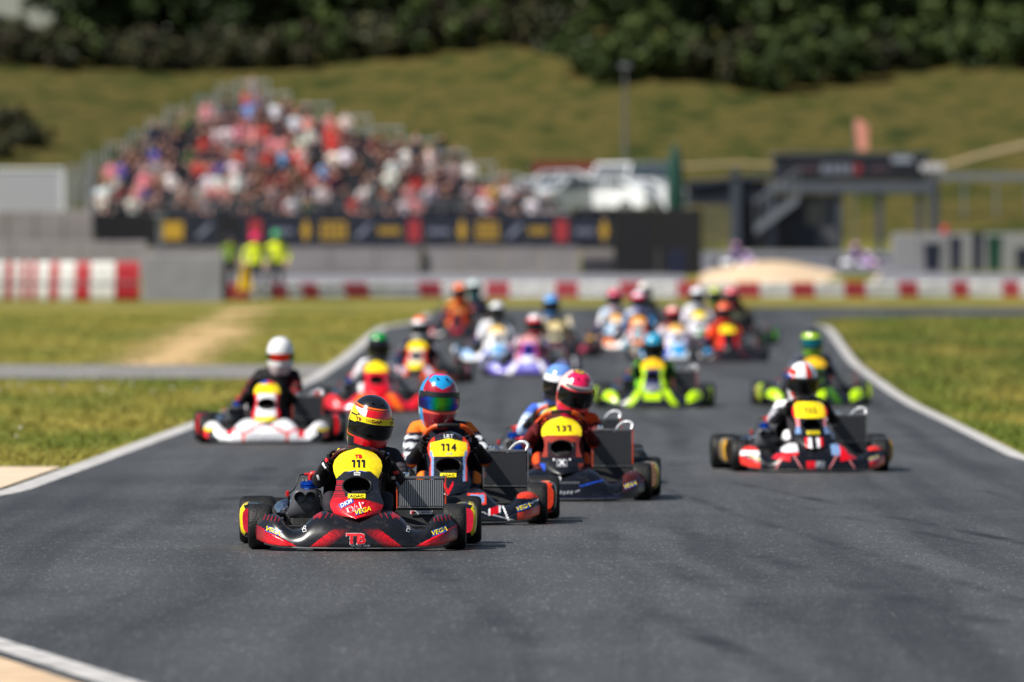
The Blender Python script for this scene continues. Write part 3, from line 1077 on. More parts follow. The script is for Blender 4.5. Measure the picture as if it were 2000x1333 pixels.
def dec_111(root, fo, fb, po, pb, rad):
    vega(fo, fb, (-.470, .112), R(-19)); vega(fo, fb, (.470, .112), R(19))
    sticker_text(fo, fb, 'TB', (0, .072), .063, WHITEP, 0, .075, 0, 1.18, .002, 'logo')
    sticker_text(fo, fb, 'TB', (0, .072), .058, REDP, 0, .045, 0, 1.22, .0045, 'logo')
    sticker_text(fo, fb, 'RACING TEAM', (.025, .0345), .011, GREYS, 0, .01, .15, 1.1)
    for s in (-1, 1):
        sticker_rect(fo, fb, (s * .297, .128), .022, .038, WHITEP, s * -.3, 0, .002)
        sticker_rect(fo, fb, (s * .297, .128), .017, .033, BLACKS, s * -.3, 0, .0035)
        sticker_text(fo, fb, 'X', (s * .297, .128), .02, WHITEP, s * -.3, .01, 0, 1, .005)
    sticker_rect(po, pb, (-.058, .268), .085, .027, BLUEP, R(27))
    sticker_text(po, pb, 'DKM', (-.058, .268), .022, WHITEP, R(27), .012, .15, 1.05, .004)
    sticker_text(po, pb, 'DAP', (-.005, .246), .040, WHITEP, R(20), .05, 0, 1.1, .0022)
    sticker_text(po, pb, 'DAP', (-.005, .246), .038, REDP, R(20), .005, 0, 1.14, .0045)
    sticker_rect(po, pb, (.018, .221), .05, .026, BLUEP, R(18), .004, .003)
    sticker_text(po, pb, 'VEGA', (.036, .226), .026, YELLP, R(16), .02, .2, 1.05, .0065)
    decal('race_number', place2d(number2d('111', .042), (.004, .486)), pb, BLACKS, po, .0035)
    sticker_text(po, pb, 'TB', (.004, .526), .021, REDP, 0, .05, 0, 1.3, name='logo')
    sticker_text(po, pb, 'ZANK', (0, .4355), .009, WHITEP, 0, .03, 0, 1.2)
    sticker_text(po, pb, 'NAAIL', (0, .4245), .008, WHITEP, 0, .03, 0, 1.2)
    for s in (-1, 1):
        sticker_rect(po, pb, (s * .03, .4435), .045, .005, BLUEP, s * -.22, .004)
    rline = mat('red_pinstripe', srgb(170, 20, 34), .4)
    for s in (-1, 1):
        for k in range(5):
            sticker_rect(fo, fb, (s * (.265 - .032 * k), .188 + .004 * k), .0035, .034, rline, s * .55, 0, .0018, 'pinstripe', 3)
            sticker_rect(fo, fb, (s * (.525 - .021 * k), .186 - .002 * k), .0035, .03, rline, s * .3, 0, .0018, 'pinstripe', 3)
    adac(po, root)
    em_sticker(rad)
def adac(po, root):
    # yellow tag under the panel's opening
    m = MB(); m.grid([[(x, panel_point(0, (z - .185) / .39)[1] - .012 + x * x * 4, z) for z in (.298, .322)] for x in np.linspace(-.05, .05, 9)])
    t = m.build('tag', YELLP, po)
    v, f = text2d('ADAC', .015, .02)
    m = MB(); m.add([(p[0] * 1.4, panel_point(0, (.310 + p[1] - .185) / .39)[1] - .016 + p[0] * p[0] * 8, .310 + p[1]) for p in v], f); m.build('tag_lettering', BLACKS, po, smooth=False)
def em_sticker(rad):
    m = MB(); m.box((.36, .478, .218), (.13, .003, .02)); m.build('sticker', WHITEP, rad, smooth=False)
    m = MB(); m.box((.312, .4755, .218), (.02, .003, .016)); m.build('sticker', REDP, rad, smooth=False)
    v, f = text2d('EM', .013, .05); m = MB(); m.add([(.322 + p[0], .473, .218 + p[1]) for p in v], f); m.build('lettering', BLACKS, rad, smooth=False)
    v, f = text2d('MOTORS', .009, .04); m = MB(); m.add([(.385 + p[0], .475, .219 + p[1]) for p in v], f); m.build('lettering', BLACKS, rad, smooth=False)
def hdec_111(h, d):
    hv = [helm_point(R(-90) + R(180) * i / 60, -.6 + 1.3 * j / 40, .0085) for i in range(61) for j in range(41)]
    hf = [(i * 41 + j, (i + 1) * 41 + j, (i + 1) * 41 + j + 1, i * 41 + j + 1) for i in range(60) for j in range(40)]
    b = BVHTree.FromPolygons(hv, hf)
    sticker_text(h, b, 'DAP', (.0, .040), .018, mat('dark_red_sticker', srgb(120, 10, 25), .4), 0, .05, 0, 1.35, .001)
    sticker_text(h, b, 'OD', (-.045, .040), .016, mat('olive_sticker', srgb(190, 165, 15), .4), 0, .05, 0, 1.2, .001)
    for x in (-.098, .1): sticker_text(h, b, 'TB', (x, .036), .018, mat('dark_red_sticker'), 0, .05, 0, 1.0, .001)
    patches(d, ((-.118, .545, YELLP, 'OMP'), (.135, .532, mat('pale_blue_patch', srgb(150, 175, 230), .6), 'OMP')))
    suit_chips(d, ((-.20, .475, .012, .05, .6, WHITEP), (-.185, .50, .02, .02, .6, REDP), (-.232, .40, .012, .03, .3, WHITEP), (.215, .43, .03, .02, .2, REDP), (.20, .40, .02, .02, 0, WHITEP), (.225, .36, .012, .04, .5, mat('pale_blue_patch')), (-.15, .52, .05, .008, .5, REDP)))
def suit_chips(d, spots):
    b = BVHTree.FromPolygons([tuple(v.co) for v in d.data.vertices], [tuple(p.vertices) for p in d.data.polygons])
    for x, z_, w, h, rot, mm in spots: sticker_rect(d, b, (x, z_), w, h, mm, rot, 0, .003, 'suit_print', 3)
def patches(d, spots):
    b = BVHTree.FromPolygons([tuple(v.co) for v in d.data.vertices], [tuple(p.vertices) for p in d.data.polygons])
    for x, z_, mm, t in spots:
        s = 1 if x > 0 else -1
        pw = sticker_rect(d, b, (x, z_), .085, .04, mm, -s * .45, 0, .004, 'suit_patch')
        sticker_text(d, b, t, (x, z_), .018, BLACKS, -s * .45, .04, 0, 1.2, .007, 'patch_lettering')

def dec_114(root, fo, fb, po, pb, rad):
    vega(fo, fb, (.470, .112), R(19)); vega(fo, fb, (-.470, .112), R(-19))
    decal('race_number', place2d(number2d('114', .046), (0, .477)), pb, BLACKS, po, .0035)
    sticker_text(po, pb, 'LRT', (0, .545), .022, WHITEP, 0, .0, 0, 1.1, name='logo')
    sticker_text(po, pb, 'ETG', (.005, .437), .012, GREYS, 0, .03, .2, 1.3)
    adac(po, root)
def dec_131(root, fo, fb, po, pb, rad):
    vega(fo, fb, (.470, .112), R(19)); vega(fo, fb, (-.470, .112), R(-19))
    decal('race_number', place2d(number2d('131', .042), (.012, .493), R(2), 1.35), pb, BLACKS, po, .0035)
    sticker_rect(po, pb, (0, .262), .07, .05, mat('dull_white_sticker', srgb(150, 152, 160), .5), 0, 0, .002)
    sticker_rect(po, pb, (0, .262), .058, .04, BLACKS, 0, 0, .0035)
    sticker_text(po, pb, 'X', (0, .262), .036, WHITEP, 0, .02, 0, 1.2, .005)
    for i in range(13): sticker_rect(fo, fb, (-.135 + i * .0205, .128), .012, .011, mat('faded_print', srgb(90, 92, 100), .5), 0, 0, .003, 'print', 2)
    decal('logo', place2d(text2d('O', .026, .03), (-.02, .155)), fb, WHITEP, fo, .004)
    for i in range(9): sticker_rect(fo, fb, (-.135 + i * .025, .060 + (.003 if i % 3 else 0)), .016, .02, mat('dull_white_sticker'), 0, .003, .003, 'print', 2)
    sticker_rect(fo, fb, (.105, .072), .035, .009, mat('dull_white_sticker'), .3, .006, .003, 'print', 3)
    for s in (-1, 1): sticker_rect(po, pb, (s * .055, .285), .011, .011, WHITEP)
def dec_122(root, fo, fb, po, pb, rad):
    vega(fo, fb, (.470, .112), R(19)); vega(fo, fb, (-.470, .112), R(-19))
    decal('race_number', place2d(number2d('122', .045), (0, .480)), pb, BLACKS, po, .0035)
    adac(po, root)
    sticker_rect(fo, fb, (.02, .065), .03, .045, mat('dull_white_sticker'), 0, .01, .003, 'logo')
def dec_plain(num):
    def fn(root, fo, fb, po, pb, rad):
        if pb: sticker_text(po, pb, num, (0, .49), .045, BLACKS, 0, .04, 0, 1.1, name='race_number')
    return fn

# ------------------------------------------------------------------ the field of karts
def at_ground(px, y):
    s = (y - HORIZON) / CAM_H
    D = FPX / s
    for _ in range(40):
        D = FPX * (CAM_H - zt(D)) / (y - HORIZON)
    return PX(px, D), D
def at_helmet(px, y, top=.88):
    lo, hi = 90., 235.
    for _ in range(60):
        D = (lo + hi) / 2
        if (CAM_H - zt(D) - top) * FPX / D > y - HORIZON: lo = D
        else: hi = D
    return PX(px, D), D

# ------------------------------------------------------------------ ground
def nodes_of(m): return m.node_tree.nodes, m.node_tree.links
def ground_material(name, stops, scale, detail_scale, sand=False, rough=.95, hill=False):
    m = bpy.data.materials.new(name); m.use_nodes = True; n, L = nodes_of(m); b = n['Principled BSDF']
    b.inputs['Roughness'].default_value = rough; b.inputs['Specular IOR Level'].default_value = .15
    tc = n.new('ShaderNodeTexCoord')
    n1 = n.new('ShaderNodeTexNoise'); n1.inputs['Scale'].default_value = scale; n1.inputs['Detail'].default_value = 8; n1.inputs['Roughness'].default_value = .65
    mp = n.new('ShaderNodeMapping'); mp.inputs['Scale'].default_value = (1, .45, 1)
    L.new(tc.outputs['Object'], mp.inputs[0]); L.new(mp.outputs[0], n1.inputs['Vector'])
    n2 = n.new('ShaderNodeTexNoise'); n2.inputs['Scale'].default_value = detail_scale; n2.inputs['Detail'].default_value = 5
    L.new(tc.outputs['Object'], n2.inputs['Vector'])
    ad = n.new('ShaderNodeMath'); ad.operation = 'MULTIPLY_ADD'; ad.inputs[1].default_value = .35; L.new(n2.outputs[0], ad.inputs[0]); 
    sb = n.new('ShaderNodeMath'); sb.operation = 'SUBTRACT'; sb.inputs[1].default_value = .175
    L.new(n1.outputs[0], sb.inputs[0]); L.new(sb.outputs[0], ad.inputs[2])
    cr = n.new('ShaderNodeValToRGB'); e = cr.color_ramp.elements
    while len(e) < len(stops): e.new(.5)
    for k, (p, c) in enumerate(stops): e[k].position = p; e[k].color = (*c, 1)
    L.new(ad.outputs[0], cr.inputs[0]); out = cr.outputs[0]
    if sand:
        at = n.new('ShaderNodeAttribute'); at.attribute_name = 'sand'
        n3 = n.new('ShaderNodeTexNoise'); n3.inputs['Scale'].default_value = 1.6; n3.inputs['Detail'].default_value = 6
        L.new(tc.outputs['Object'], n3.inputs['Vector'])
        s2 = n.new('ShaderNodeMath'); s2.operation = 'ADD'; L.new(at.outputs['Fac'], s2.inputs[0]); nq = n.new('ShaderNodeMath'); nq.operation = 'MULTIPLY_ADD'; nq.inputs[1].default_value = 2.6; nq.inputs[2].default_value = -.9; L.new(n3.outputs[0], nq.inputs[0]); L.new(nq.outputs[0], s2.inputs[1])
        mr = n.new('ShaderNodeMapRange'); mr.inputs[1].default_value = .75; mr.inputs[2].default_value = 1.1; L.new(s2.outputs[0], mr.inputs[0])
        mx = n.new('ShaderNodeMix'); mx.data_type = 'RGBA'; L.new(mr.outputs[0], mx.inputs[0]); L.new(out, mx.inputs[6]); mx.inputs[7].default_value = (*srgb(186, 156, 114), 1)
        out = mx.outputs[2]
        wt = n.new('ShaderNodeAttribute'); wt.attribute_name = 'bank'
        m3 = n.new('ShaderNodeMix'); m3.data_type = 'RGBA'; L.new(wt.outputs['Fac'], m3.inputs[0]); L.new(out, m3.inputs[6])
        c2 = n.new('ShaderNodeValToRGB'); e = c2.color_ramp.elements
        st3 = [(.36, srgb(31, 43, 12)), (.45, srgb(57, 61, 21)), (.53, srgb(85, 75, 37)), (.63, srgb(46, 53, 19))]  # patchy bank grass, its sunlit patches put into the colour
        while len(e) < 4: e.new(.5)
        for k, (p, c) in enumerate(st3): e[k].position = p; e[k].color = (*c, 1)
        n4 = n.new('ShaderNodeTexNoise'); n4.inputs['Scale'].default_value = .4; n4.inputs['Detail'].default_value = 7; n4.inputs['Roughness'].default_value = .7
        L.new(tc.outputs['Object'], n4.inputs['Vector']); L.new(n4.outputs[0], c2.inputs[0]); L.new(c2.outputs[0], m3.inputs[7]); out = m3.outputs[2]
    L.new(out, b.inputs['Base Color'])
    bp = n.new('ShaderNodeBump'); bp.inputs['Strength'].default_value = .6; bp.inputs['Distance'].default_value = .03
    L.new(n2.outputs[0], bp.inputs['Height']); L.new(bp.outputs[0], b.inputs['Normal'])
    return m
GRASS = ground_material('meadow', [(.3, srgb(72, 82, 28)), (.45, srgb(102, 104, 40)), (.55, srgb(122, 115, 52)), (.7, srgb(138, 122, 70))], .35, 14, sand=True)

# edges of the tarmac: X as a function of D
def px_edge(pts): return sorted([(at_ground(*p)[1], at_ground(*p)[0]) for p in pts])
TL = [(-60, -40), (44, -40), (47, -20), (50, -11), (53, -6.5), (56, -4.6), (58.5, -3.92)] + px_edge([(0, 960), (144, 909), (383, 822), (600, 740), (740, 665), (800, 630)]) + [(190, -2.05), (200, -1.95), (216, -1.8)]
TR = [(-60, 30), (40, 20), (52, 9), (60, 5.2), (66, 4.5)] + px_edge([(2000, 890), (1870, 826), (1760, 770), (1680, 712), (1622, 665), (1584, 633)]) + [(184, 6.6), (189, 7.4), (192, 8.8), (194.5, 12), (196.5, 24), (198, 60), (216, 60)]
def xl(D): return interp(D, TL)
def xr(D): return interp(D, TR)

SANDLINE = [(220, 722), (300, 712), (345, 690), (395, 668), (450, 645), (500, 625), (545, 612), (620, 604), (760, 600)]
SANDPTS = [at_ground(*p) for p in SANDLINE]
SANDW = [1.0, 1.4, 1.5, 1.4, 1.25, 1.1, .9, .9, .9]

Ds = sorted(set([-200, -100, -50, 0, 15, 25] + list(np.arange(30, 262, 1.0)) + list(np.arange(262, 420, 3.0)) + [440, 480, 540, 620, 700, 900, 1300, 1800, 2500] + list(ZTx)))
Ds = [d for d in Ds if d >= -200]
Xs = sorted(set(list(np.arange(-16, 16.01, .4)) + list(np.arange(-60, 60.1, 4.0)) + [-1500, -900, -500, -300, -180, -110, -80, 80, 110, 180, 300, 500, 900, 1500]))
def hill_bump(X, D):
    if D < 345: return 0
    return (math.sin(X * .21 + 1) * .35 + math.sin(X * .083 + D * .05) * .6) * sstep(345, 385, D)
gv = []; sand_a = []; bank_a = []
for D in Ds:
    for X in Xs:
        gv.append((X, D, zt(D) - .012 + hill_bump(X, D)))
        s = 0
        if 118 < D < 222 and -14 < X < 2:
            for (px, pd), w in zip(SANDPTS, SANDW):
                dd = math.hypot((X - px), (D - pd) / 12)
                s = max(s, 1 - dd / w)
            for (a, wa), (b2, wb) in zip(zip(SANDPTS, SANDW), list(zip(SANDPTS, SANDW))[1:]):
                for q in (.2, .4, .6, .8):
                    dd = math.hypot(X - (a[0] + (b2[0] - a[0]) * q), (D - (a[1] + (b2[1] - a[1]) * q)) / 12); s = max(s, 1 - dd / ((wa + wb) / 2))
        if D > 216: s = max(s, .3 * (1 - abs(D - 230) / 14))
        sand_a.append(max(0, s)); bank_a.append(max(sstep(330, 348, D), .85 * sstep(80, 125, D) * sstep(240, 200, D) * sstep(1, 4.5, X)))
nX = len(Xs)
gf = [(i * nX + j, i * nX + j + 1, (i + 1) * nX + j + 1, (i + 1) * nX + j) for i in range(len(Ds) - 1) for j in range(nX - 1)]
gm = bpy.data.meshes.new('ground'); gm.from_pydata(gv, [], gf); gm.materials.append(GRASS)
for nm, arr in (('sand', sand_a), ('bank', bank_a)):
    a = gm.attributes.new(nm, 'FLOAT', 'POINT'); a.data.foreach_set('value', arr)
gm.polygons.foreach_set('use_smooth', [True] * len(gm.polygons))
tag(link('ground', gm), 'grass verge and grassy bank around the kart track', None, None, 'structure')

# tarmac
def asphalt_material():
    m = bpy.data.materials.new('asphalt'); m.use_nodes = True; n, L = nodes_of(m); b = n['Principled BSDF']
    tc = n.new('ShaderNodeTexCoord')
    def noise(sc, det=4, vec=None, r=.55):
        q = n.new('ShaderNodeTexNoise'); q.inputs['Scale'].default_value = sc; q.inputs['Detail'].default_value = det; q.inputs['Roughness'].default_value = r
        L.new(vec or tc.outputs['Object'], q.inputs['Vector']); return q.outputs[0]
    def rng_(x, a, b_, c, d):
        q = n.new('ShaderNodeMapRange'); q.inputs[1].default_value = a; q.inputs[2].default_value = b_; q.inputs[3].default_value = c; q.inputs[4].default_value = d; L.new(x, q.inputs[0]); return q.outputs[0]
    def mul(a, b_):
        q = n.new('ShaderNodeMath'); q.operation = 'MULTIPLY'; L.new(a, q.inputs[0]); L.new(b_, q.inputs[1]); return q.outputs[0]
    big = rng_(noise(.3, 6), .3, .7, .76, 1.2)
    vo = n.new('ShaderNodeTexVoronoi'); vo.inputs['Scale'].default_value = 95; L.new(tc.outputs['Object'], vo.inputs['Vector'])
    sep = n.new('ShaderNodeSeparateColor'); L.new(vo.outputs['Color'], sep.inputs[0])
    agg = rng_(sep.outputs[0], 0, 1, .5, 1.45)
    glint = rng_(sep.outputs[1], .985, .99, 1.0, 9.0)  # sparse stones brightened in the base colour, a painted sparkle
    mid = rng_(noise(5, 7, None, .7), .3, .7, .8, 1.2)
    # rubber laid down by cornering tyres: long curved streaks along the driving line
    def streaks(rot, sx, sy, lo, hi, dark):
        mp = n.new('ShaderNodeMapping'); mp.inputs['Rotation'].default_value = (0, 0, rot); mp.inputs['Scale'].default_value = (sx, sy, 1)
        w = n.new('ShaderNodeTexNoise'); w.inputs['Scale'].default_value = .05; L.new(tc.outputs['Object'], w.inputs['Vector'])
        va = n.new('ShaderNodeVectorMath'); va.operation = 'MULTIPLY_ADD'; va.inputs[1].default_value = (1.6, 3, 0)
        L.new(w.outputs['Color'], va.inputs[0]); L.new(tc.outputs['Object'], va.inputs[2]); L.new(va.outputs[0], mp.inputs[0])
        return rng_(noise(1.0, 3, mp.outputs[0]), lo, hi, 1.0, dark)
    s1 = streaks(R(6), 2.6, .045, .46, .68, .6)
    s2 = streaks(R(3), .9, .03, .45, .68, .66)
    sx_ = n.new('ShaderNodeSeparateXYZ'); L.new(tc.outputs['Object'], sx_.inputs[0])
    def mth(op, a, b_=None, c=None):
        q = n.new('ShaderNodeMath'); q.operation = op
        for k, w in enumerate((a, b_, c)):
            if w is None: continue
            if isinstance(w, (int, float)): q.inputs[k].default_value = w
            else: L.new(w, q.inputs[k])
        return q.outputs[0]
    wob = mth('MULTIPLY_ADD', noise(.07, 2), .3, -.15)
    Yc = mth('SUBTRACT', sx_.outputs[1], 45.0)
    brk = rng_(noise(.55, 3), .38, .62, 0, 1)
    mark = None
    for a0, b0, c0, wd, y0, y1, dk in [(3.45, -.098, .0002, .07, 44, 70, .5), (3.15, -.1, .0004, .05, 46, 62, .35), (.35, -.052, .0012, .09, 31, 42, .5), (1.6, -.085, .0008, .11, 34, 58, .3), (2.2, -.07, .0003, .06, 33, 66, .3), (.9, -.06, .0006, .12, 36, 60, .3),
                                   (-.4, -.05, .0009, .1, 32, 54, .28), (-2.2, .02, -.0004, .14, 50, 75, .35), (-1.9, .012, .0, .09, 55, 110, .3), (1.2, .002, .0002, .12, 60, 150, .3), (3.6, -.004, .0003, .12, 64, 150, .3), (4.4, -.075, .0008, .05, 40, 66, .35), (.2, -.012, .0001, .1, 60, 160, .3)]:
        f0 = mth('MULTIPLY_ADD', mth('MULTIPLY_ADD', Yc, c0, b0), Yc, a0)
        dd = mth('ABSOLUTE', mth('ADD', mth('SUBTRACT', sx_.outputs[0], f0), wob))
        k_ = mth('MULTIPLY', rng_(dd, wd * .35, wd * 1.3, 1, 0), mth('MULTIPLY', rng_(sx_.outputs[1], y0, y0 + 5, 0, 1), rng_(sx_.outputs[1], y1 - 6, y1, 1, 0)))
        k_ = mth('SUBTRACT', 1.0, mth('MULTIPLY', mth('MULTIPLY', k_, brk), min(.8, dk * 1.6)))
        mark = k_ if mark is None else mul(mark, k_)
    s3 = mark
    f = mul(mul(mul(big, agg), mul(mid, glint)), mul(s1, mul(s2, s3)))
    mx = n.new('ShaderNodeMix'); mx.data_type = 'RGBA'; mx.blend_type = 'MULTIPLY'; mx.inputs[0].default_value = 1
    mx.inputs[6].default_value = (.0575, .0588, .0605, 1); L.new(f, mx.inputs[7]); L.new(mx.outputs[2], b.inputs['Base Color'])
    L.new(rng_(sep.outputs[2], 0, 1, .45, .68), b.inputs['Roughness'])
    b.inputs['Specular IOR Level'].default_value = .5
    bp = n.new('ShaderNodeBump'); bp.inputs['Strength'].default_value = .3; bp.inputs['Distance'].default_value = .003
    L.new(vo.outputs['Distance'], bp.inputs['Height']); L.new(bp.outputs[0], b.inputs['Normal'])
    return m
ASPH = asphalt_material()
def band(name, fl, fr, d0, d1, material, lift, step=1.0, nx=1, kind='structure', label=None):
    """a sheet between two edge curves, following the ground"""
    rows = sorted(set(list(np.arange(d0, d1, step)) + [d1] + [d for d in ZTx if d0 < d < d1]))
    m = MB(); m.grid([[(fl(D) + (fr(D) - fl(D)) * k / nx, D, zt(D) + lift) for k in range(nx + 1)] for D in rows])
    o = m.build(name, material, None, smooth=False)
    o['kind'] = kind
    if label: o['label'] = label
    return o
band('track', xl, xr, -60, 216, ASPH, 0, 1.0, label='dark asphalt kart track with worn rubber streaks')
PAINTW = mat('road_paint', srgb(178, 176, 175), .65, var=.35, vscale=5, bump=.3, bscale=60)
CONC = mat('pale_concrete', srgb(205, 185, 160), .9, var=.15, vscale=4, bump=.4, bscale=50)
band('white_line', xl, lambda D: xl(D) + .19, 57, 196, PAINTW, .004, label='white painted line along the inner edge of the track')
band('white_line', lambda D: xr(D) - .15, xr, 58, 172, PAINTW, .004, label='white painted line along the outer edge of the track')
# the run-off line and concrete apron near the camera
def ox(D): return interp(D, [(20, 1.3), (32.9, -1.42), (36.9, -2.21), (44, -3.62), (52, -6)])
band('white_line', lambda D: ox(D) - .17, ox, 22, 46, PAINTW, .004, .5, label='white painted line in the near corner beside the concrete apron')
m = MB(); m.grid([[(-14, D, .007), (ox(D) - .26, D, .007)] for D in np.arange(22, 38.1, .5)])
o = m.build('concrete_apron', mat('weathered_apron', srgb(196, 170, 140), .9, var=.25, vscale=3, bump=.5, bscale=40), smooth=False); tag(o, 'weathered concrete apron in the near corner', None, None, 'structure')
band('kerb', lambda D: xl(D) - 3, lambda D: xl(D) - .06, 59.5, 69, CONC, .002, label='pale concrete kerb slab inside the corner')
band('service_road', lambda D: -40, lambda D: xl(D) - .0, 119, 130, mat('service_tarmac', srgb(120, 118, 116), .9, var=.2, vscale=2), .002, label='grey service road crossing the grass verge')

# grass blades and dandelion clocks on the verges
GB_M = mat('grass_blade', rough=.6, attr=True, spec=.2)
def blades(name, count, sample, hmin, hmax, label, gshift=0.0):
    pts = []
    while len(pts) < count:
        p = sample()
        if p: pts.append(p)
    P = np.array(pts); n = len(P)
    ang = rng.uniform(0, math.pi, n); w = rng.uniform(.006, .013, n) * (1 + P[:, 1] / 140); h = rng.uniform(hmin, hmax, n) * (.6 + .8 * rng.random(n) ** 3)
    zz = np.interp(P[:, 1], ZTx, ZTy) - .015
    lean = rng.normal(0, .03, (n, 2))
    V = np.zeros((n, 3, 3))
    V[:, 0] = np.stack([P[:, 0] - np.cos(ang) * w, P[:, 1] - np.sin(ang) * w, zz], 1)
    V[:, 1] = np.stack([P[:, 0] + np.cos(ang) * w, P[:, 1] + np.sin(ang) * w, zz], 1)
    V[:, 2] = np.stack([P[:, 0] + lean[:, 0], P[:, 1] + lean[:, 1], zz + h], 1)
    me = bpy.data.meshes.new(name); me.vertices.add(n * 3); me.vertices.foreach_set('co', V.ravel())
    me.loops.add(n * 3); me.loops.foreach_set('vertex_index', np.arange(n * 3)); me.polygons.add(n)
    me.polygons.foreach_set('loop_start', np.arange(0, n * 3, 3)); me.polygons.foreach_set('loop_total', np.full(n, 3))
    me.materials.append(GB_M)
    pal = np.array([srgb(96, 108, 40), srgb(120, 126, 50), srgb(140, 140, 62), srgb(84, 100, 36), srgb(160, 150, 84)])
    q = np.sin(P[:, 0] * 1.3 + 1.7 * np.sin(P[:, 1] * .21)) + np.sin(P[:, 1] * .33 + P[:, 0] * .6) + .8 * np.sin(P[:, 0] * 3.1 - P[:, 1] * .11) + rng.normal(0, .8, n)
    green = 1 / (1 + np.exp(q * 1.6 - gshift))
    lo_, hi_ = np.array(srgb(142, 134, 64)), np.array(srgb(88, 106, 38))
    c = (lo_ * (1 - green[:, None]) + hi_ * green[:, None]) * rng.uniform(.85, 1.2, (n, 1)) * np.array([1.18, 1.12, 1.05])
    ca = me.color_attributes.new('Col', 'FLOAT_COLOR', 'POINT')
    cc = np.ones((n, 3, 4)); cc[:, :, :3] = c[:, None, :]; ca.data.foreach_set('color', cc.ravel())
    me.update(); me.validate()
    return tag(link(name, me), label, 'grass', None, 'stuff')
def samp_left():
    D = 60 + 140 * random.random() ** 1.25
    X = random.uniform(-D * .062 - .6, xl(D) - .08)
    if 118.6 < D < 130.4 or (D < 69.3 and X > xl(D) - 3.1): return None
    if 120 < D < 212:
        xp = interp(D, sorted((q[1], q[0]) for q in SANDPTS))
        if abs(X - xp) < random.uniform(.1, 1.2): return None
    return (X, D)
def samp_right():
    D = 66 + 126 * random.random() ** 1.25
    x0 = xr(D) + .08; x1 = D * .063 + .5
    if x0 >= x1: return None
    return (random.uniform(x0, x1), D)
blades('grass', 80000, samp_left, .015, .04, 'short olive grass on the verge inside the corner', -.4)
blades('grass', 50000, samp_right, .015, .05, 'short green grass on the verge outside the track', 1.5)
def clocks():
    m = MB(); ico = []
    for k in range(42):
        if random.random() < .75: D = random.uniform(100, 118); X = random.uniform(-D * .062, -D * .062 + 2.6)
        else: D = random.uniform(72, 190); X = random.uniform(-D * .062, xl(D) - .3)
        if 118.4 < D < 130.6: continue
        z = zt(D); h = random.uniform(.1, .2); r = random.uniform(.012, .02)
        m.tube([(X, D, z - .01), (X + random.uniform(-.02, .02), D, z + h)], .003, 4, mi=1)
        m.lathe([(.001, -r), (r * .7, -r * .7), (r, 0), (r * .7, r * .7), (.001, r)], 8, 'z', (X, D, z + h))
    o = m.build('dandelion_clocks', [mat('seed_head', srgb(190, 190, 178), .9), mat('flower_stem', srgb(110, 120, 60), .8)])
    tag(o, 'white dandelion seed heads scattered in the grass verge', 'flowers', None, 'stuff')
clocks()

# ------------------------------------------------------------------ trees and bushes on the bank
LEAFM = mat('foliage', rough=.6, attr=True, spec=.2)
BARK = mat('bark', srgb(70, 58, 46), .95, bump=.8, bscale=8)
def crown_mesh(seed, rx, rz, base, n_cl, n_leaf, leaf, pal):
    r = np.random.default_rng(seed)
    V = []; C = []
    for k in range(n_cl):
        while True:
            p = r.uniform(-1, 1, 3)
            if .25 < np.linalg.norm(p) < 1: break
        p = p * np.array([rx, rx, rz]) * r.uniform(.8, 1.1) + np.array([0, 0, base + rz])
        sz = r.uniform(.4, 1.1) * rx * .28
        q = r.normal(0, 1, (n_leaf, 3)); q /= np.linalg.norm(q, axis=1)[:, None] + 1e-6
        q = q * (r.uniform(.2, 1, (n_leaf, 1)) ** .5) * sz + p
        a = r.normal(0, 1, (n_leaf, 3)); a /= np.linalg.norm(a, axis=1)[:, None]
        b = np.cross(a, r.normal(0, 1, (n_leaf, 3))); b /= np.linalg.norm(b, axis=1)[:, None] + 1e-6
        s = r.uniform(.6, 1.2, (n_leaf, 1)) * leaf
        V.append(np.stack([q - a * s * .5, q + b * s * .35, q + a * s * .6, q - b * s * .35], 1))
        c = np.array(pal[r.integers(len(pal))]) * r.uniform(.75, 1.25, (n_leaf, 1)); C.append(c)
    V = np.concatenate(V); C = np.concatenate(C); n = len(V)
    me = bpy.data.meshes.new('crown'); me.vertices.add(n * 4); me.vertices.foreach_set('co', V.ravel())
    me.loops.add(n * 4); me.loops.foreach_set('vertex_index', np.arange(n * 4)); me.polygons.add(n)
    me.polygons.foreach_set('loop_start', np.arange(0, n * 4, 4)); me.polygons.foreach_set('loop_total', np.full(n, 4))
    ca = me.color_attributes.new('Col', 'FLOAT_COLOR', 'POINT'); cc = np.ones((n, 4, 4)); cc[:, :, :3] = C[:, None, :]; ca.data.foreach_set('color', cc.ravel())
    me.materials.append(LEAFM); me.update(); me.validate(); return me
def trunk_mesh(seed, h, r0, spread):
    r = random.Random(seed); m = MB()
    m.tube(spline([(0, 0, -.3), (r.uniform(-.1, .1), 0, h * .35), (r.uniform(-.2, .2), r.uniform(-.2, .2), h * .7), (0, 0, h)], 8), [r0 * (1.25 - .13 * k) for k in range(8)], 8)
    for k in range(6):
        a = r.uniform(0, 6.28); z0 = h * r.uniform(.25, .7)
        e = (math.cos(a) * spread, math.sin(a) * spread, z0 + spread * r.uniform(.4, 1))
        m.tube(spline([(0, 0, z0), (e[0] * .5, e[1] * .5, (z0 + e[2]) / 2 + .1), e], 6), [r0 * .5, r0 * .45, r0 * .38, r0 * .3, r0 * .22, r0 * .12], 6)
    return m.mesh('trunk', BARK)
DG1 = [(.030, .050, .015), (.042, .068, .02), (.026, .04, .015), (.055, .082, .024)]
DG2 = [(.05, .054, .026), (.058, .05, .032), (.036, .042, .022), (.066, .066, .03)]
DG3 = [(.058, .088, .026), (.078, .11, .03), (.045, .068, .022)]
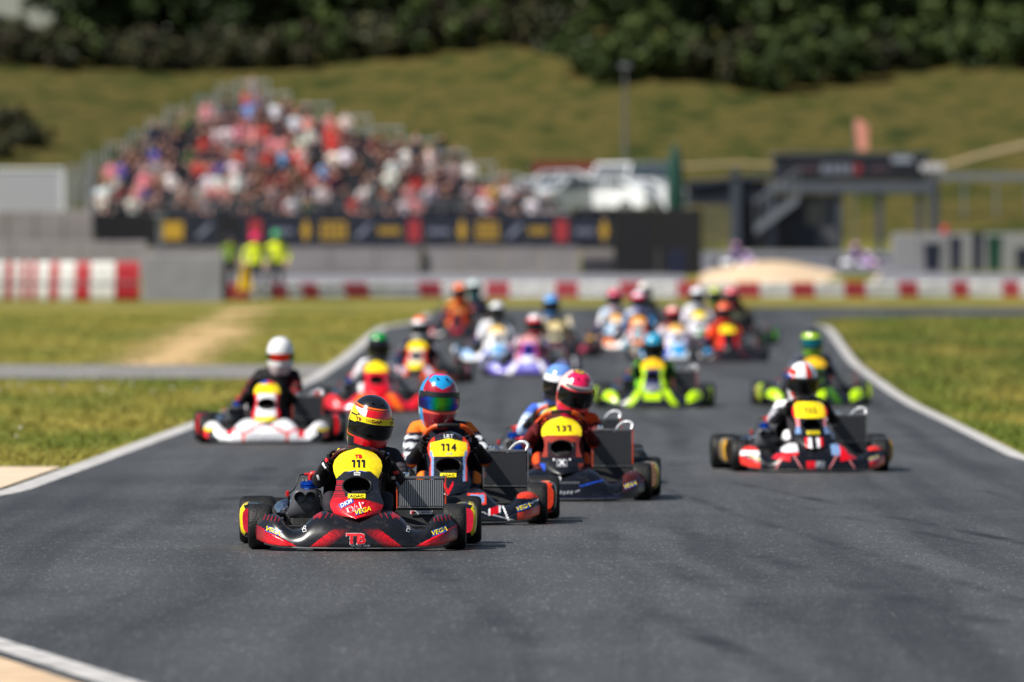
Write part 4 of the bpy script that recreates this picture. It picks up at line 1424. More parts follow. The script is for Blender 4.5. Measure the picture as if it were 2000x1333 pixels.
TREES = [(crown_mesh(11 + i, 3.0, 3.3, .3, 90, 55, .36, DG1), trunk_mesh(i, 4.5, .2, 1.7)) for i in range(3)] + [(crown_mesh(21, 2.8, 3.0, .3, 86, 55, .35, DG3), trunk_mesh(5, 4, .18, 1.6))]
BUSH = [(crown_mesh(31 + i, 1.7, 1.15, -.1, 30, 60, .3, DG2), trunk_mesh(30 + i, 1.3, .08, .8)) for i in range(2)] + [(crown_mesh(41, 1.8, 1.3, -.1, 30, 60, .3, DG3), trunk_mesh(41, 1.4, .08, .8))]
ORD = ['first', 'second', 'third', 'fourth', 'fifth', 'sixth', 'seventh', 'eighth', 'ninth', 'tenth', 'eleventh', 'twelfth', 'thirteenth', 'fourteenth', 'fifteenth', 'sixteenth', 'seventeenth', 'eighteenth', 'nineteenth', 'twentieth',
       'twenty-first', 'twenty-second', 'twenty-third', 'twenty-fourth', 'twenty-fifth', 'twenty-sixth', 'twenty-seventh', 'twenty-eighth', 'twenty-ninth', 'thirtieth', 'thirty-first', 'thirty-second', 'thirty-third', 'thirty-fourth', 'thirty-fifth', 'thirty-sixth', 'thirty-seventh', 'thirty-eighth', 'thirty-ninth', 'fortieth']
def plant(kind, X, D, sc, rz, variant, label):
    z = zt(D) + hill_bump(X, D) - .05
    cr, tr = (TREES if kind == 'tree' else BUSH)[variant]
    o = empty('hillside_tree' if kind == 'tree' else 'hillside_bush', (X, D, z), rz); o.scale = (sc, sc, sc * random.uniform(.92, 1.1))
    link('trunk', tr, o); link('crown', cr, o)
    tag(o, label, 'tree' if kind == 'tree' else 'bush', 'trees along the top of the bank' if kind == 'tree' else 'bushes along the foot of the wood')
x = -19.5; k = 0
while x < 27:
    D = 392 + random.uniform(-2, 3)
    low = sstep(1, 4.5, x) * (1 - .55 * sstep(13, 18, x))
    plant('tree', x, D - 11 * low, random.uniform(1.0, 1.3), random.uniform(0, 6), random.choice([0, 1, 2, 0, 1, 3]), f'dark leafy tree in the front rank on the bank, {ORD[k]} from the left')
    k += 1; x += random.uniform(2.4, 3.4)
x = -18.6; k = 0
while x < 28:
    plant('tree', x, 401 + random.uniform(-2, 3), random.uniform(1.35, 1.75), random.uniform(0, 6), random.choice([0, 1, 2, 3]), f'tall dark tree in the rear rank on the bank, {ORD[k]} from the left')
    k += 1; x += random.uniform(2.6, 3.6)
x = -16.0; k = 0
while x < 28:
    plant('tree', x, 411 + random.uniform(-2, 2), random.uniform(1.6, 1.9), random.uniform(0, 6), random.choice([0, 1, 2]), f'tallest dark tree in the third rank on the bank, {ORD[k]} from the left')
    k += 1; x += random.uniform(3.2, 4.2)
x = -24.5; k = 0
while x < 27:
    low = sstep(1, 4.5, x) * (1 - .55 * sstep(13, 18, x))
    D = 386.5 + random.uniform(-1.5, 1.5) - 10 * low - (3 if -1 < x < 0 else 0)
    plant('bush', x, D, random.uniform(.75, 1.2), random.uniform(0, 6), random.choice([0, 1, 0, 1, 2] if x < 3 else [2, 1, 2]), f'low scrubby bush at the edge of the wood, {ORD[k]} from the left')
    k += 1; x += random.uniform(1.25, 1.8)
for k, (px, py) in enumerate([(25, 235), (60, 215), (-5, 275)]):
    D = 368 - k * 3
    plant('bush', PX(px, D), D, .6, k, 0, ['brownish bush on the open bank at the picture edge', 'brownish bush on the open bank nearest the stand', 'brownish bush lowest on the open bank'][k])

# ------------------------------------------------------------------ grandstand, walls, barriers
GALV = mat('galvanised_steel', (.3, .32, .35), .45, .7, var=.15)
NAVYB = mat('navy_banner', srgb(18, 25, 44), .7, var=.1)
BLACKB = mat('black_tarp', srgb(8, 11, 18), .8, var=.15)
CONC2 = mat('wall_concrete', srgb(138, 132, 132), .9, var=.14, vscale=1.2, bump=.3, bscale=20)
CONC3 = mat('wall_concrete_grey', srgb(140, 136, 140), .9, var=.14, vscale=1.2, bump=.3, bscale=20)
ROWS = [(175, 1110), (172, 1080), (175, 1015), (182, 965), (205, 912), (245, 852), (292, 785), (325, 722), (360, 645), (420, 565), (462, 524)]
RISE, RUN, DECK0, DST = .43, .75, 3.05, 300.6
def stand():
    root = empty('grandstand', (PX(640, DST), DST, zt(DST))); ox_, oy_, oz_ = root.location
    tag(root, 'stepped steel grandstand packed with spectators behind the navy banners', 'grandstand')
    def loc(p): return (p[0] - ox_, p[1] - oy_, p[2] - oz_)
    def bx(name, c, s, mm, parent=root, bev=0):
        m = MB(); m.box(loc(c), s, bev=bev); return m.build(name, mm, parent, smooth=False)
    tread = mat('deck_plank', srgb(95, 98, 104), .6, .2, var=.15)
    for k, (a, b) in enumerate(ROWS):
        D = DST + RUN * k; z = DECK0 + RISE * k; x0, x1 = PX(a, D), PX(b, D)
        bx('deck', ((x0 + x1) / 2, D + RUN / 2 - .01, z - .03), (x1 - x0, RUN - .02, .05), tread)
        bx('riser', ((x0 + x1) / 2, D + RUN - .02, z + RISE / 2 - .05), (x1 - x0 - .04, .025, RISE - .03), mat('riser_sheet', srgb(52, 56, 64), .6, .3))
        bx('bench', ((x0 + x1) / 2, D + .46, z + .42), (x1 - x0 - .1, .28, .04), GALV)
        n = max(2, int((x1 - x0) / 1.6))
        m = MB()
        for i in range(n + 1):
            xx = x0 + .05 + (x1 - x0 - .1) * i / n
            m.box(loc((xx, D + .46, z + .2)), (.05, .05, .4))
            m.box(loc((xx, D + .3, (z + oz_) / 2 - .03)), (.06, .06, z - oz_ - .06))
        s = m.build('support_posts', GALV, root, smooth=False); s['kind'] = 'stuff'
        # side rails stepping up with the rows
        for xx, sx in ((x0, -1), (x1, 1)):
            m = MB()
            for dz in (.35, .7, 1.05): m.tube([loc((xx, D, z + dz)), loc((xx, D + RUN, z + dz))], .03, 6)
            if sx > 0:
                for dz in (.55, 1.0): m.tube([loc((xx - 1.1, D + .05, z + dz)), loc((xx + .02, D + .05, z + dz))], .035, 6)
            for dd in (0, .25, .5, .74): m.tube([loc((xx, D + dd, z - .05)), loc((xx, D + dd, z + 1.07))], .022, 6)
            m.build('guard_rail', mat('bright_steel', (.42, .46, .5), .5, .3), root)
            if sx < 0 and k > 1:
                for e_ in range(5):
                    m = MB(); m.box(loc((xx - .02 - e_ * .16, D + .4 - e_ * .1, z + .3)), (.05, .03, 1.3)); m.build('baluster', mat('bright_steel', (.42, .46, .5), .5, .3), root, smooth=False)
    # front rail
    m = MB(); x0, x1 = PX(180, 300.2), PX(1185, 300.2)
    for z in (3.45, 3.75, 4.05): m.tube([loc((x0, 300.2, z)), loc((x1, 300.2, z))], .022, 6)
    for i in range(26): xx = x0 + (x1 - x0) * i / 25; m.tube([loc((xx, 300.2, 2.9)), loc((xx, 300.2, 4.07))], .022, 6)
    m.build('front_rail', GALV, root)
    # access tower at the near end
    m = MB()
    for px in (133, 150, 168):
        for d in (300.8, 303): m.tube([loc((PX(px, d), d, zt(d))), loc((PX(px, d), d, 5.3))], .03, 6)
    for z in (3.4, 4.2, 5.2):
        for d in (300.8, 303): m.tube([loc((PX(130, d), d, z)), loc((PX(172, d), d, z))], .025, 6)
    m.build('access_tower', GALV, root)
    return root
stand()

# spectators: five seated figures, three standing ones; shirts take the object's own colour
SHIRT = mat('shirt', objcol=True, rough=.85, spec=.2)
SKIN = mat('skin', srgb(205, 152, 130), .6)
TROU = mat('trousers', srgb(38, 42, 56), .85)
HAIRS = [mat('hair_brown', srgb(58, 40, 28), .7), mat('hair_dark', srgb(25, 20, 18), .7), mat('hair_fair', srgb(160, 125, 80), .7), mat('cap_white', srgb(220, 220, 220), .8), mat('cap_red', srgb(185, 25, 30), .8), mat('cap_navy', srgb(25, 32, 60), .8)]
VEST = mat('hi_vis_vest', srgb(225, 240, 12), .7)
def figure(pose, hair, shirt=SHIRT, trou=TROU):
    k = Skel(); sit = pose.startswith('sit')
    if sit:
        H = .46
        k.j('pel', (0, .42, H + .08), (.15, .11)); k.j('wst', (0, .43, H + .26), (.135, .1), 'pel'); k.j('che', (0, .42, H + .44), (.16, .11), 'wst')
        k.j('yok', (0, .42, H + .54), (.12, .08), 'che'); k.j('nek', (0, .41, H + .62), .052, 'yok'); k.j('jaw', (0, .385, H + .70), (.07, .078), 'nek'); k.j('hed', (0, .395, H + .80), (.08, .095), 'jaw')
        for s, S in ((-1, 'l'), (1, 'r')):
            k.j('hip' + S, (s * .1, .38, H + .06), .088, 'pel'); k.j('kne' + S, (s * .14, -.02, H + .07), .062, 'hip' + S)
            k.j('ank' + S, (s * .13, .0, .08), .042, 'kne' + S); k.j('toe' + S, (s * .14, -.15, .04), .035, 'ank' + S)
            k.j('sho' + S, (s * .19, .42, H + .52), .06, 'yok')
            if pose == 'sit_clap' : e, w = (s * .25, .28, H + .32), (s * .04, .08, H + .42)
            elif pose == 'sit_wave' and s > 0: e, w = (.34, .36, H + .66), (.30, .30, H + .92)
            elif pose == 'sit_phone': e, w = (s * .24, .22, H + .36), (s * .07, .12, H + .62)
            else: e, w = (s * .26, .34, H + .28), (s * .13, .1, H + .16)
            k.j('elb' + S, e, .045, 'sho' + S); k.j('wri' + S, w, .032, 'elb' + S)
            d = Vector(w) - Vector(e); d.normalize(); k.j('han' + S, tuple(Vector(w) + d * .1), (.02, .036), 'wri' + S)
        head0 = H + .66; waist = H + .12; hx = .395
    else:
        k.j('pel', (0, 0, .95), (.15, .11)); k.j('wst', (0, 0, 1.1), (.14, .1), 'pel'); k.j('che', (0, .01, 1.3), (.165, .115), 'wst')
        k.j('yok', (0, .01, 1.42), (.12, .08), 'che'); k.j('nek', (0, 0, 1.5), .054, 'yok'); k.j('jaw', (0, -.03, 1.58), (.07, .08), 'nek'); k.j('hed', (0, -.02, 1.68), (.082, .097), 'jaw')
        for s, S in ((-1, 'l'), (1, 'r')):
            kn = (s * .13, -.16 if pose == 'stand_step' and s > 0 else -.02, .66 if pose == 'stand_step' and s > 0 else .5)
            k.j('hip' + S, (s * .1, 0, .9), .09, 'pel'); k.j('kne' + S, kn, .062, 'hip' + S)
            az = .3 if pose == 'stand_step' and s > 0 else .08
            k.j('ank' + S, (s * .13, kn[1] + .05, az), .042, 'kne' + S); k.j('toe' + S, (s * .15, kn[1] - .1, az - .04), .036, 'ank' + S)
            k.j('sho' + S, (s * .2, .01, 1.39), .062, 'yok')
            e, w = (s * .27, .05, 1.14), (s * .24, -.08, .94)
            k.j('elb' + S, e, .046, 'sho' + S); k.j('wri' + S, w, .033, 'elb' + S); d = (Vector(w) - Vector(e)).normalized(); k.j('han' + S, tuple(Vector(w) + d * .1), (.02, .036), 'wri' + S)
        head0 = 1.54; waist = .98; hx = -.02
    v, f = k.skin('pel', 2 if not sit else 1)
    m = MB(); m.add(v, f)
    for i, fc in enumerate(f):
        c = np.mean([v[q] for q in fc], axis=0)
        arm = False
        if sit: arm = (c[1] < .27 and c[2] > waist - .02) and c[2] > .5
        else: arm = abs(c[0]) > .19 and c[2] < 1.02 and c[2] > .8
        mi = 0
        if c[2] > head0 - .03 and abs(c[0]) < .12 and not (sit and c[1] < .2): mi = 3 if (c[2] > head0 + .135 or (c[2] > head0 + .04 and c[1] > hx + .03)) else 1
        elif arm and not (sit and c[2] < .62 and abs(c[0]) < .22 and c[2] < .58): mi = 1
        elif c[2] < waist: mi = 2
        m.m[i] = mi
    return m.mesh('person', [shirt, SKIN, trou, hair], smooth=True, angle=80)
POSES = ['sit_rest', 'sit_clap', 'sit_wave', 'sit_phone', 'sit_rest', 'sit_clap', 'sit_rest', 'sit_phone', 'stand']
FIG = [figure(p, HAIRS[i % 6]) for i, p in enumerate(POSES)]
SHIRTS = [('white', srgb(236, 234, 238), 30), ('red', srgb(195, 22, 30), 9), ('dark navy', srgb(28, 34, 56), 24), ('black', srgb(16, 16, 18), 26), ('grey', srgb(140, 140, 148), 14),
          ('light blue', srgb(110, 160, 220), 4), ('pink', srgb(222, 140, 150), 11), ('maroon', srgb(110, 22, 34), 5), ('yellow', srgb(215, 180, 50), 1), ('brown', srgb(105, 72, 52), 9), ('royal blue', srgb(45, 70, 180), 2), ('green', srgb(50, 95, 55), 2)]
rr = random.Random(42)
nsp = 0
for k, (a, b) in enumerate(ROWS):
    D = DST + RUN * k; z = DECK0 + RISE * k; s = SC(D)
    ed = 16 if k < 2 else 30
    pxs = a + ed; seat = 0
    while pxs < b - ed + 6:
        gap = .13 if 1 < k < 9 else .16
        if abs(pxs - (335 + k * 6)) < 14 or abs(pxs - (735 - k * 3)) < 14: pxs += 24; continue   # aisles
        if rr.random() > gap:
            seat += 1
            central = 380 < pxs < 720 and 1 < k < 8
            w = [q[2] * (2.3 if central and q[0] in ('red', 'pink', 'maroon') else (2.0 if k < 2 and pxs < 260 and 'blue' in q[0] else (1.8 if pxs > 850 and q[0] in ('brown', 'pink', 'black') else 1))) for q in SHIRTS]
            nm, c, _ = rr.choices(SHIRTS, w)[0]
            i = rr.randrange(8) if rr.random() > .05 else 8
            o = link('person', FIG[i], None, (PX(pxs, D) + rr.uniform(-.04, .04), D + (.02 if i < 8 else .25), z), rr.uniform(-.35, .35))
            q = rr.uniform(.84, .98); o.scale = (q, q, q)
            o.color = (*[ch * rr.uniform(.85, 1.1) for ch in c], 1)
            pose = {'sit_wave': 'waving', 'sit_clap': 'clapping', 'sit_phone': 'holding up a phone', 'stand': 'standing'}.get(POSES[i], 'sitting')
            tag(o, f'{pose} spectator in {nm} top, {ORD[min(k, 39)]} row up, {ORD[min(seat - 1, 39)]} from the left', 'person', 'spectators in the grandstand')
            nsp += 1
        pxs += rr.uniform(22, 26.5)

# banner hoarding below the stand
def banner_run():
    D = 297.6
    y0, y1 = 483, 419
    zb, zt_ = PZ(y0, D), PZ(y1, D)
    root = empty('banner_hoarding', (PX(690, D), D, zb)); X0, _, Z0 = root.location
    tag(root, 'long navy advertising hoarding with yellow and red emblems under the stand', 'hoarding')
    edges = [185, 310, 365, 430, 470, 527, 575, 620, 683, 735, 785, 833, 880, 925, 978, 1030, 1073, 1120, 1163, 1197]
    prints = [None, 'ybox', 'slash', None, 'red', 'text', 'ydia', 'ywide', 'slash', 'ytext', 'red', 'text', 'ydia', 'ywide', 'slash', 'ytext', 'red', 'text', 'ydia']
    yb = mat('banner_yellow', srgb(190, 150, 40), .7); rb = mat('banner_red', srgb(165, 45, 52), .7); wb = mat('banner_white', srgb(135, 140, 160), .7)
    for a, b, pr in zip(edges, edges[1:], prints):
        xa, xb = PX(a, D) - X0, PX(b, D) - X0; w = xb - xa - .02; cx = (xa + xb) / 2; h = zt_ - zb
        m = MB(); m.box((cx, 0, h / 2), (w, .05, h)); p = m.build('banner', BLACKB if a < 300 or a == 430 else NAVYB, root, smooth=False)
        if not pr: continue
        m = MB(); y = -.03; mm = wb
        if pr == 'ybox': m.box((cx, y, h * .5), (w * .75, .006, h * .55)); mm = yb
        if pr == 'ywide': 
            mm = yb
            m.box((cx, y, h * .74), (w * .85, .006, h * .07)); m.box((cx, y, h * .26), (w * .85, .006, h * .07))
            for i in range(4): m.box((cx - w * .33 + i * w * .22, y, h * .5), (w * .13, .006, h * .3))
        if pr == 'ydia': m.add([(cx - .16, y, h * .5), (cx, y, h * .12), (cx + .16, y, h * .5), (cx, y, h * .9)], [(0, 1, 2, 3)]); mm = yb
        if pr == 'ytext':
            for i in range(5): m.box((cx - w * .36 + i * w * .18, y, h * .5), (w * .12, .006, h * .22))
            mm = yb
        if pr == 'red': m.box((cx, y, h * .5), (.42, .006, h * .66)); mm = rb
        if pr == 'text':
            for i in range(5): m.box((cx - w * .36 + i * w * .18, y, h * .48), (w * .11, .006, h * .16))
        if pr == 'slash':
            for i in range(2): m.add([(cx - .3 + i * .12, y, h * .3), (cx - .22 + i * .12, y, h * .3), (cx + .3 + i * .06, y, h * .72), (cx + .18 + i * .06, y, h * .72)], [(0, 1, 2, 3)])
        m.build('emblem', mm, p, smooth=False)
banner_run()

def slab_wall(name, px0, px1, ytop, D, mm, thick, label, cat='wall', nseg=1, ybot=None, group=None):
    x0, x1 = PX(px0, D), PX(px1, D); zb = zt(D) - .1 if ybot is None else PZ(ybot, D); z1 = PZ(ytop, D)
    root = empty(name, ((x0 + x1) / 2, D, zb)); tag(root, label, cat, group, 'thing')
    for i in range(nseg):
        w = (x1 - x0) / nseg
        m = MB(); m.box((-(x1 - x0) / 2 + w * (i + .5), thick / 2, (z1 - zb) / 2), (w - .03, thick, z1 - zb), bev=.03); m.build('concrete_block', mm, root, smooth=False)
    return root
slab_wall('concrete_wall', 560, 822, 476, 298.4, CONC3, .4, 'grey concrete wall below the banners behind the two marshals', nseg=3)
slab_wall('concrete_wall', 824, 1132, 478, 298.6, CONC3, .4, 'middle grey concrete wall below the banners behind the karts', nseg=4)
slab_wall('concrete_wall', 1134, 1300, 488, 298.2, CONC2, .4, 'low grey concrete wall at the end of the banners', nseg=2)
slab_wall('concrete_wall', 290, 558, 478, 299.0, CONC3, .4, 'grey concrete wall behind the marshal post', nseg=3)
slab_wall('concrete_wall', -40, 182, 412, 296.4, CONC2, .6, 'tall beige concrete block wall beneath the white trailer', nseg=4)
slab_wall('concrete_wall', -40, 288, 472, 294.6, CONC3, .5, 'lower grey concrete wall in front of the beige blocks', nseg=5)
slab_wall('tarp_fence', 1198, 1372, 408, 296.8, BLACKB, .12, 'black tarpaulin covered fence beside the banners', 'fence', 2)
slab_wall('equipment_cabinet', 1306, 1342, 490, 295.2, mat('dark_blue_steel', srgb(26, 34, 58), .5, .3), .6, 'dark blue steel cabinet at the end of the concrete wall', 'cabinet')
slab_wall('concrete_wall', 1742, 2060, 456, 304.5, mat('light_wall', srgb(140, 140, 142), .9, var=.1), .4, 'light grey concrete wall behind the row of bins', nseg=6)

# ------------------------------------------------------------------ red and white barriers
RB = mat('barrier_red', srgb(165, 22, 34), .5, var=.2, vscale=3, coat=.15)
WB = mat('barrier_white', srgb(204, 203, 200), .55, var=.2, vscale=3, coat=.1)
def barrier_block(xa, Da, xb, Db, h, mm, label, group, bulge=.1):
    a, b = Vector((xa, Da, 0)), Vector((xb, Db, 0)); L = (b - a).length; c = (a + b) / 2
    z0 = zt(c.y) - .03
    root = empty('barrier_block', (c.x, c.y, z0), math.atan2(b.y - a.y, b.x - a.x)); tag(root, label, 'barrier', group)
    prof = [(-.22, 0), (-.22 - bulge * .6, h * .12), (-.16 - bulge, h * .35), (-.10 - bulge * .6, h * .6), (-.12 - bulge * .4, h * .82), (-.10, h * .95), (-.05, h), (.05, h), (.12, h * .9), (.14, h * .4), (.22, 0)]
    m = MB(); n = 6; sx = L / 2 - .008
    P = []
    for i in range(n + 1):
        u = -1 + 2 * i / n; ins = .97 if i in (0, n) else 1
        P.append([(u * sx, y * ins, z) for y, z in prof])
    m.grid(P); m.add(P[0], [tuple(reversed(range(len(prof))))]); m.add(P[-1], [tuple(range(len(prof)))])
    m.build('shell', mm, root, angle=35)
    m = MB(); m.tube([(-sx * .96, -.20 - bulge * .5, h * .48), (sx * .96, -.20 - bulge * .5, h * .48)], .022, 6); m.build('tie_strap', mat('grey_strap', srgb(120, 120, 125), .6), root)
    return root
# low row along the back straight
red_c = [(465, 42), (541, 30), (600, 32), (691, 47), (837, 47), (972, 47), (1107, 46), (1232, 46), (1345, 46), (1460, 46), (1567, 45), (1668, 42), (1772, 38), (1874, 34), (1974, 34), (2070, 34)]
def bD(px): return 244.5 + 4.0 * sstep(430, 900, px) + 1.5 * sstep(1400, 2000, px)
kk = 0; ww = 0
for i, (c, w) in enumerate(red_c):
    a, b = c - w / 2, c + w / 2
    barrier_block(PX(a, bD(a)), bD(a), PX(b, bD(b)), bD(b), .46, RB, f'red block of the low barrier on the far straight, {ORD[i]} red one from the left', 'low red and white barrier blocks', .03)
    if i + 1 < len(red_c):
        nxt = red_c[i + 1][0] - red_c[i + 1][1] / 2
        n = max(1, round((nxt - b) / 46))
        for j in range(n):
            p, q = b + (nxt - b) * j / n, b + (nxt - b) * (j + 1) / n
            barrier_block(PX(p, bD(p)), bD(p), PX(q, bD(q)), bD(q), .46, WB, f'white block of the low barrier on the far straight, {ORD[ww]} white one from the left', 'low red and white barrier blocks', .03)
            ww += 1
# tall curved barrier by the marshal post
seq = [(-40, -12, 'w'), (-12, 12, 'w'), (12, 26, 'r'), (26, 43, 'w'), (43, 54, 'r'), (54, 63, 'w'), (63, 75, 'r'), (75, 101, 'w'), (101, 118, 'r'), (118, 150, 'w'), (150, 179, 'r'), (179, 227, 'w'), (227, 273, 'r')]
Dc = {p: 241.5 + .5 * (1 - sstep(20, 240, p)) for s_ in seq for p in s_[:2]}
nr = nw = 0
for a, b, c in seq:
    red = c == 'r'
    lab = f"{'red' if red else 'white'} section of the tall curved barrier, {ORD[nr if red else nw]} {'red' if red else 'white'} one from the left"
    barrier_block(PX(a, Dc[a]), Dc[a], PX(b, Dc[b]), Dc[b], 1.12, RB if red else WB, lab, 'tall curved barrier sections', .1)
    if red: nr += 1
    else: nw += 1
o = slab_wall('concrete_post', 276, 437, 498, 240.6, mat('post_concrete', srgb(138, 138, 144), .9, var=.12, vscale=2), .8, 'light grey concrete marshal post block beside the red and white barrier', 'block', 1)
m = MB(); x0 = PX(437, 240.6) - o.location.x; m.box((x0 + .06, .6, .62), (.1, 1.3, 1.24)); m.build('dark_side_panel', BLACKB, o, smooth=False)
m = MB(); m.tube([(-1.1, .05, 1.34), (1.1, .05, 1.34)], .03, 8); m.build('top_rail', GALV, o)
m = MB()
px0 = PX(310, 242) - o.location.x
for d in (0, .5): m.tube([(px0 + d * .2, 1.2, .2), (px0 + d * .2, 1.2, 2.55)], .03, 6)
m.box((px0 + .05, 1.2, 2.5), (.35, .25, .1), bev=.02); m.build('signal_lamp_post', GALV, o)

# ------------------------------------------------------------------ marshals
def marshal(px, D, sc, pose, hat, label, trou, rz=0.0, zoff=0.0, vest=VEST):
    me = figure(pose, mat('hair_dark'), vest, trou)
    o = link('person', me, None, (PX(px, D), D, zt(D) + zoff), rz); o.scale = (sc * 1.15, sc * 1.1, sc); tag(o, label, 'person', 'track marshals')
    P = []
    for i in range(21):
        a = 2 * math.pi * i / 20; br = 1 + .5 * max(0, -math.sin(a)) ** 4
        P.append([(math.cos(a) * r_ * (br if k == 0 else 1), -.02 + math.sin(a) * r_ * 1.1 * (br if k == 0 else 1), z_) for k, (r_, z_) in enumerate([(.125, 1.655), (.11, 1.67), (.112, 1.71), (.095, 1.765), (.05, 1.795), (.002, 1.80)])])
    m = MB(); m.grid(P); m.build('cap', hat, o)
    return o
PINK = mat('pink_cap', srgb(235, 30, 110), .8); GREENC = mat('green_cap', srgb(50, 165, 110), .8)
marshal(499, 243.1, 1.05, 'stand', PINK, 'marshal in yellow vest and pink cap holding a yellow flag by the barrier', TROU, .1, .0)
marshal(541, 243.3, 1.09, 'stand_step', GREENC, 'marshal in yellow vest and green cap with one foot raised on the barrier', TROU, -.2, .0)
marshal(451, 256, .93, 'stand', mat('cap_navy'), 'marshal in yellow green vest half hidden behind the concrete post', mat('dark_trousers', srgb(24, 26, 34), .9), .3, .1, mat('dull_vest', srgb(120, 150, 24), .8))
m = MB(); D = 242.6; xx = PX(481, D); rows_ = []
for i in range(9):
    u = i / 8; rows_.append([(xx - .26 * (1 - w_ * .75) + .52 * (1 - w_ * .75) * u - .02, D - .1 + .05 * math.sin(u * 19 + w_ * 2), 1.62 + zt(D) - .75 * (1 - w_) - .75 + .14) for w_ in (0, .25, .5, .75, 1)])
m.grid(rows_); m.grid([[(p[0], p[1] + .015, p[2]) for p in r] for r in rows_])
o = m.build('marshal_flag', mat('flag_yellow', srgb(225, 185, 30), .8)); tag(o, 'folded yellow marshal flag hanging in front of the pink capped marshal', 'flag')
m = MB(); m.tube([(xx - .02, D - .1, zt(D) + 1.06), (xx + .12, D + .1, zt(D) + .9)], .012, 6); m.build('flag_stick', GALV, o)

# ------------------------------------------------------------------ vehicles behind
GLASS = mat('vehicle_glass', (.07, .08, .09), .1, coat=1)
VWH = mat('vehicle_white', srgb(225, 228, 232), .3, coat=.8)
def car(px, D, z, rz, label, prof, glass, width, group='white vehicles parked behind the stand', paint=VWH):
    root = empty('parked_car', (PX(px, D), D, z), rz); tag(root, label, 'car', group)
    w = width / 2
    m = MB(); n = len(prof)
    for s in (-1, 1):
        vs = [(x, s * w * (1 - .16 * max(0, zz - .85)), zz) for x, zz in prof]; m.add(vs, [tuple(range(n)) if s < 0 else tuple(reversed(range(n)))])
    A = [(x, -w * (1 - .16 * max(0, zz - .85)), zz) for x, zz in prof]; B = [(x, -y, zz) for x, y, zz in A]
    m.grid([A + [A[0]], B + [B[0]]]); m.build('body', paint, root, angle=30)
    for s in (-1, 1):
        for g in glass:
            vs = [(x, s * (w * (1 - .16 * max(0, zz - .85)) + .006), zz) for x, zz in g]
            m = MB(); m.add(vs, [tuple(range(len(g)))]); m.build('side_window', GLASS, root, smooth=False)
    (xa, za), (xb, zb) = prof[3], prof[4]
    m = MB(); q = [(xa + (xb - xa) * t, (za + (zb - za) * t)) for t in (.12, .9)]
    dn = Vector((-(zb - za), 0, (xb - xa))).normalized() * .006
    if dn.z < 0: dn = -dn
    m.add([(q[0][0] + dn.x, -w * .85, q[0][1] + dn.z), (q[0][0] + dn.x, w * .85, q[0][1] + dn.z), (q[1][0] + dn.x, w * .78, q[1][1] + dn.z), (q[1][0] + dn.x, -w * .78, q[1][1] + dn.z)], [(0, 1, 2, 3)]); m.build('windscreen', GLASS, root, smooth=False)
    x0, x1 = prof[0][0], prof[-1][0]
    for xw in (x0 + .75, x1 - .8):
        for s in (-1, 1):
            m = MB(); m.lathe([(.02, -.1), (.22, -.1), (.3, -.09), (.31, 0), (.3, .09), (.22, .1), (.02, .1)], 20, 'y', (xw, s * (w - .07), .31)); t = m.build('wheel', RUBBER, root)
            m = MB(); m.lathe([(.001, s * .105), (.2, s * .105), (.21, s * .1)], 16, 'y', (xw, s * (w - .07), .31)); m.build('rim', ALU, t)
    for s in (-1, 1):
        m = MB(); m.box((x0 + .03, s * w * .72, .68), (.08, .32, .14), bev=.02); m.build('headlight', CHROME, root)
    m = MB(); m.box((x0 + .0, 0, .42), (.06, width * .9, .16), bev=.02); m.build('bumper', BLACKP, root)
    return root
HATCH = [(-1.95, .3), (-2.0, .7), (-1.8, .82), (-1.05, .98), (-.45, 1.42), (.9, 1.46), (1.65, 1.08), (1.95, .95), (2.0, .4), (1.95, .3)]
HG = [[(-.85, .99), (-.42, 1.36), (.2, 1.39), (.2, 1.0)], [(.27, 1.0), (.27, 1.39), (.85, 1.38), (1.4, 1.06)]]
VAN = [(-2.4, .35), (-2.45, .8), (-2.2, 1.05), (-1.75, 1.15), (-1.2, 1.85), (2.1, 1.95), (2.3, 1.85), (2.4, 1.0), (2.42, .4), (2.4, .35)]
VG = [[(-1.6, 1.16), (-1.15, 1.75), (-.5, 1.78), (-.5, 1.15)], [(-.4, 1.15), (-.4, 1.78), (.7, 1.8), (.7, 1.15)], [(.8, 1.15), (.8, 1.8), (1.95, 1.8), (1.95, 1.15)]]
m = MB(); ez = 3.75
m.box((PX(1130, 336), 336.5, (ez + 1.6) / 2), (8.2, 9, ez - 1.6), bev=.3); o = m.build('embankment', GRASS); tag(o, 'raised parking embankment behind the stand', None, None, 'structure')
car(1056, 334.4, ez, R(28), 'white hatchback parked nearest the end of the stand', HATCH, HG, 1.75)
car(1136, 335.0, ez, R(10), 'white hatchback parked side on in the middle of the front row', HATCH, HG, 1.75)
car(1226, 336.2, ez + .15, R(62), 'white van parked beside the green closed parasol', VAN, VG, 1.8)
car(1244, 332.6, ez - .1, R(-22), 'white hatchback parked low beside the black fence', HATCH, HG, 1.7)
car(1176, 338.8, ez + .3, R(14), 'white hatchback in the rear row with its roof above the others', HATCH, HG, 1.75)
car(1086, 338.6, ez + .3, R(-8), 'white hatchback in the rear row behind the stand end', HATCH, HG, 1.75)
car(1108, 332.0, ez - .05, R(34), 'white hatchback angled in front of the middle of the row', HATCH, HG, 1.7)
car(1192, 332.2, ez - .05, R(-30), 'white hatchback angled in front between the row and the fence', HATCH, HG, 1.7)
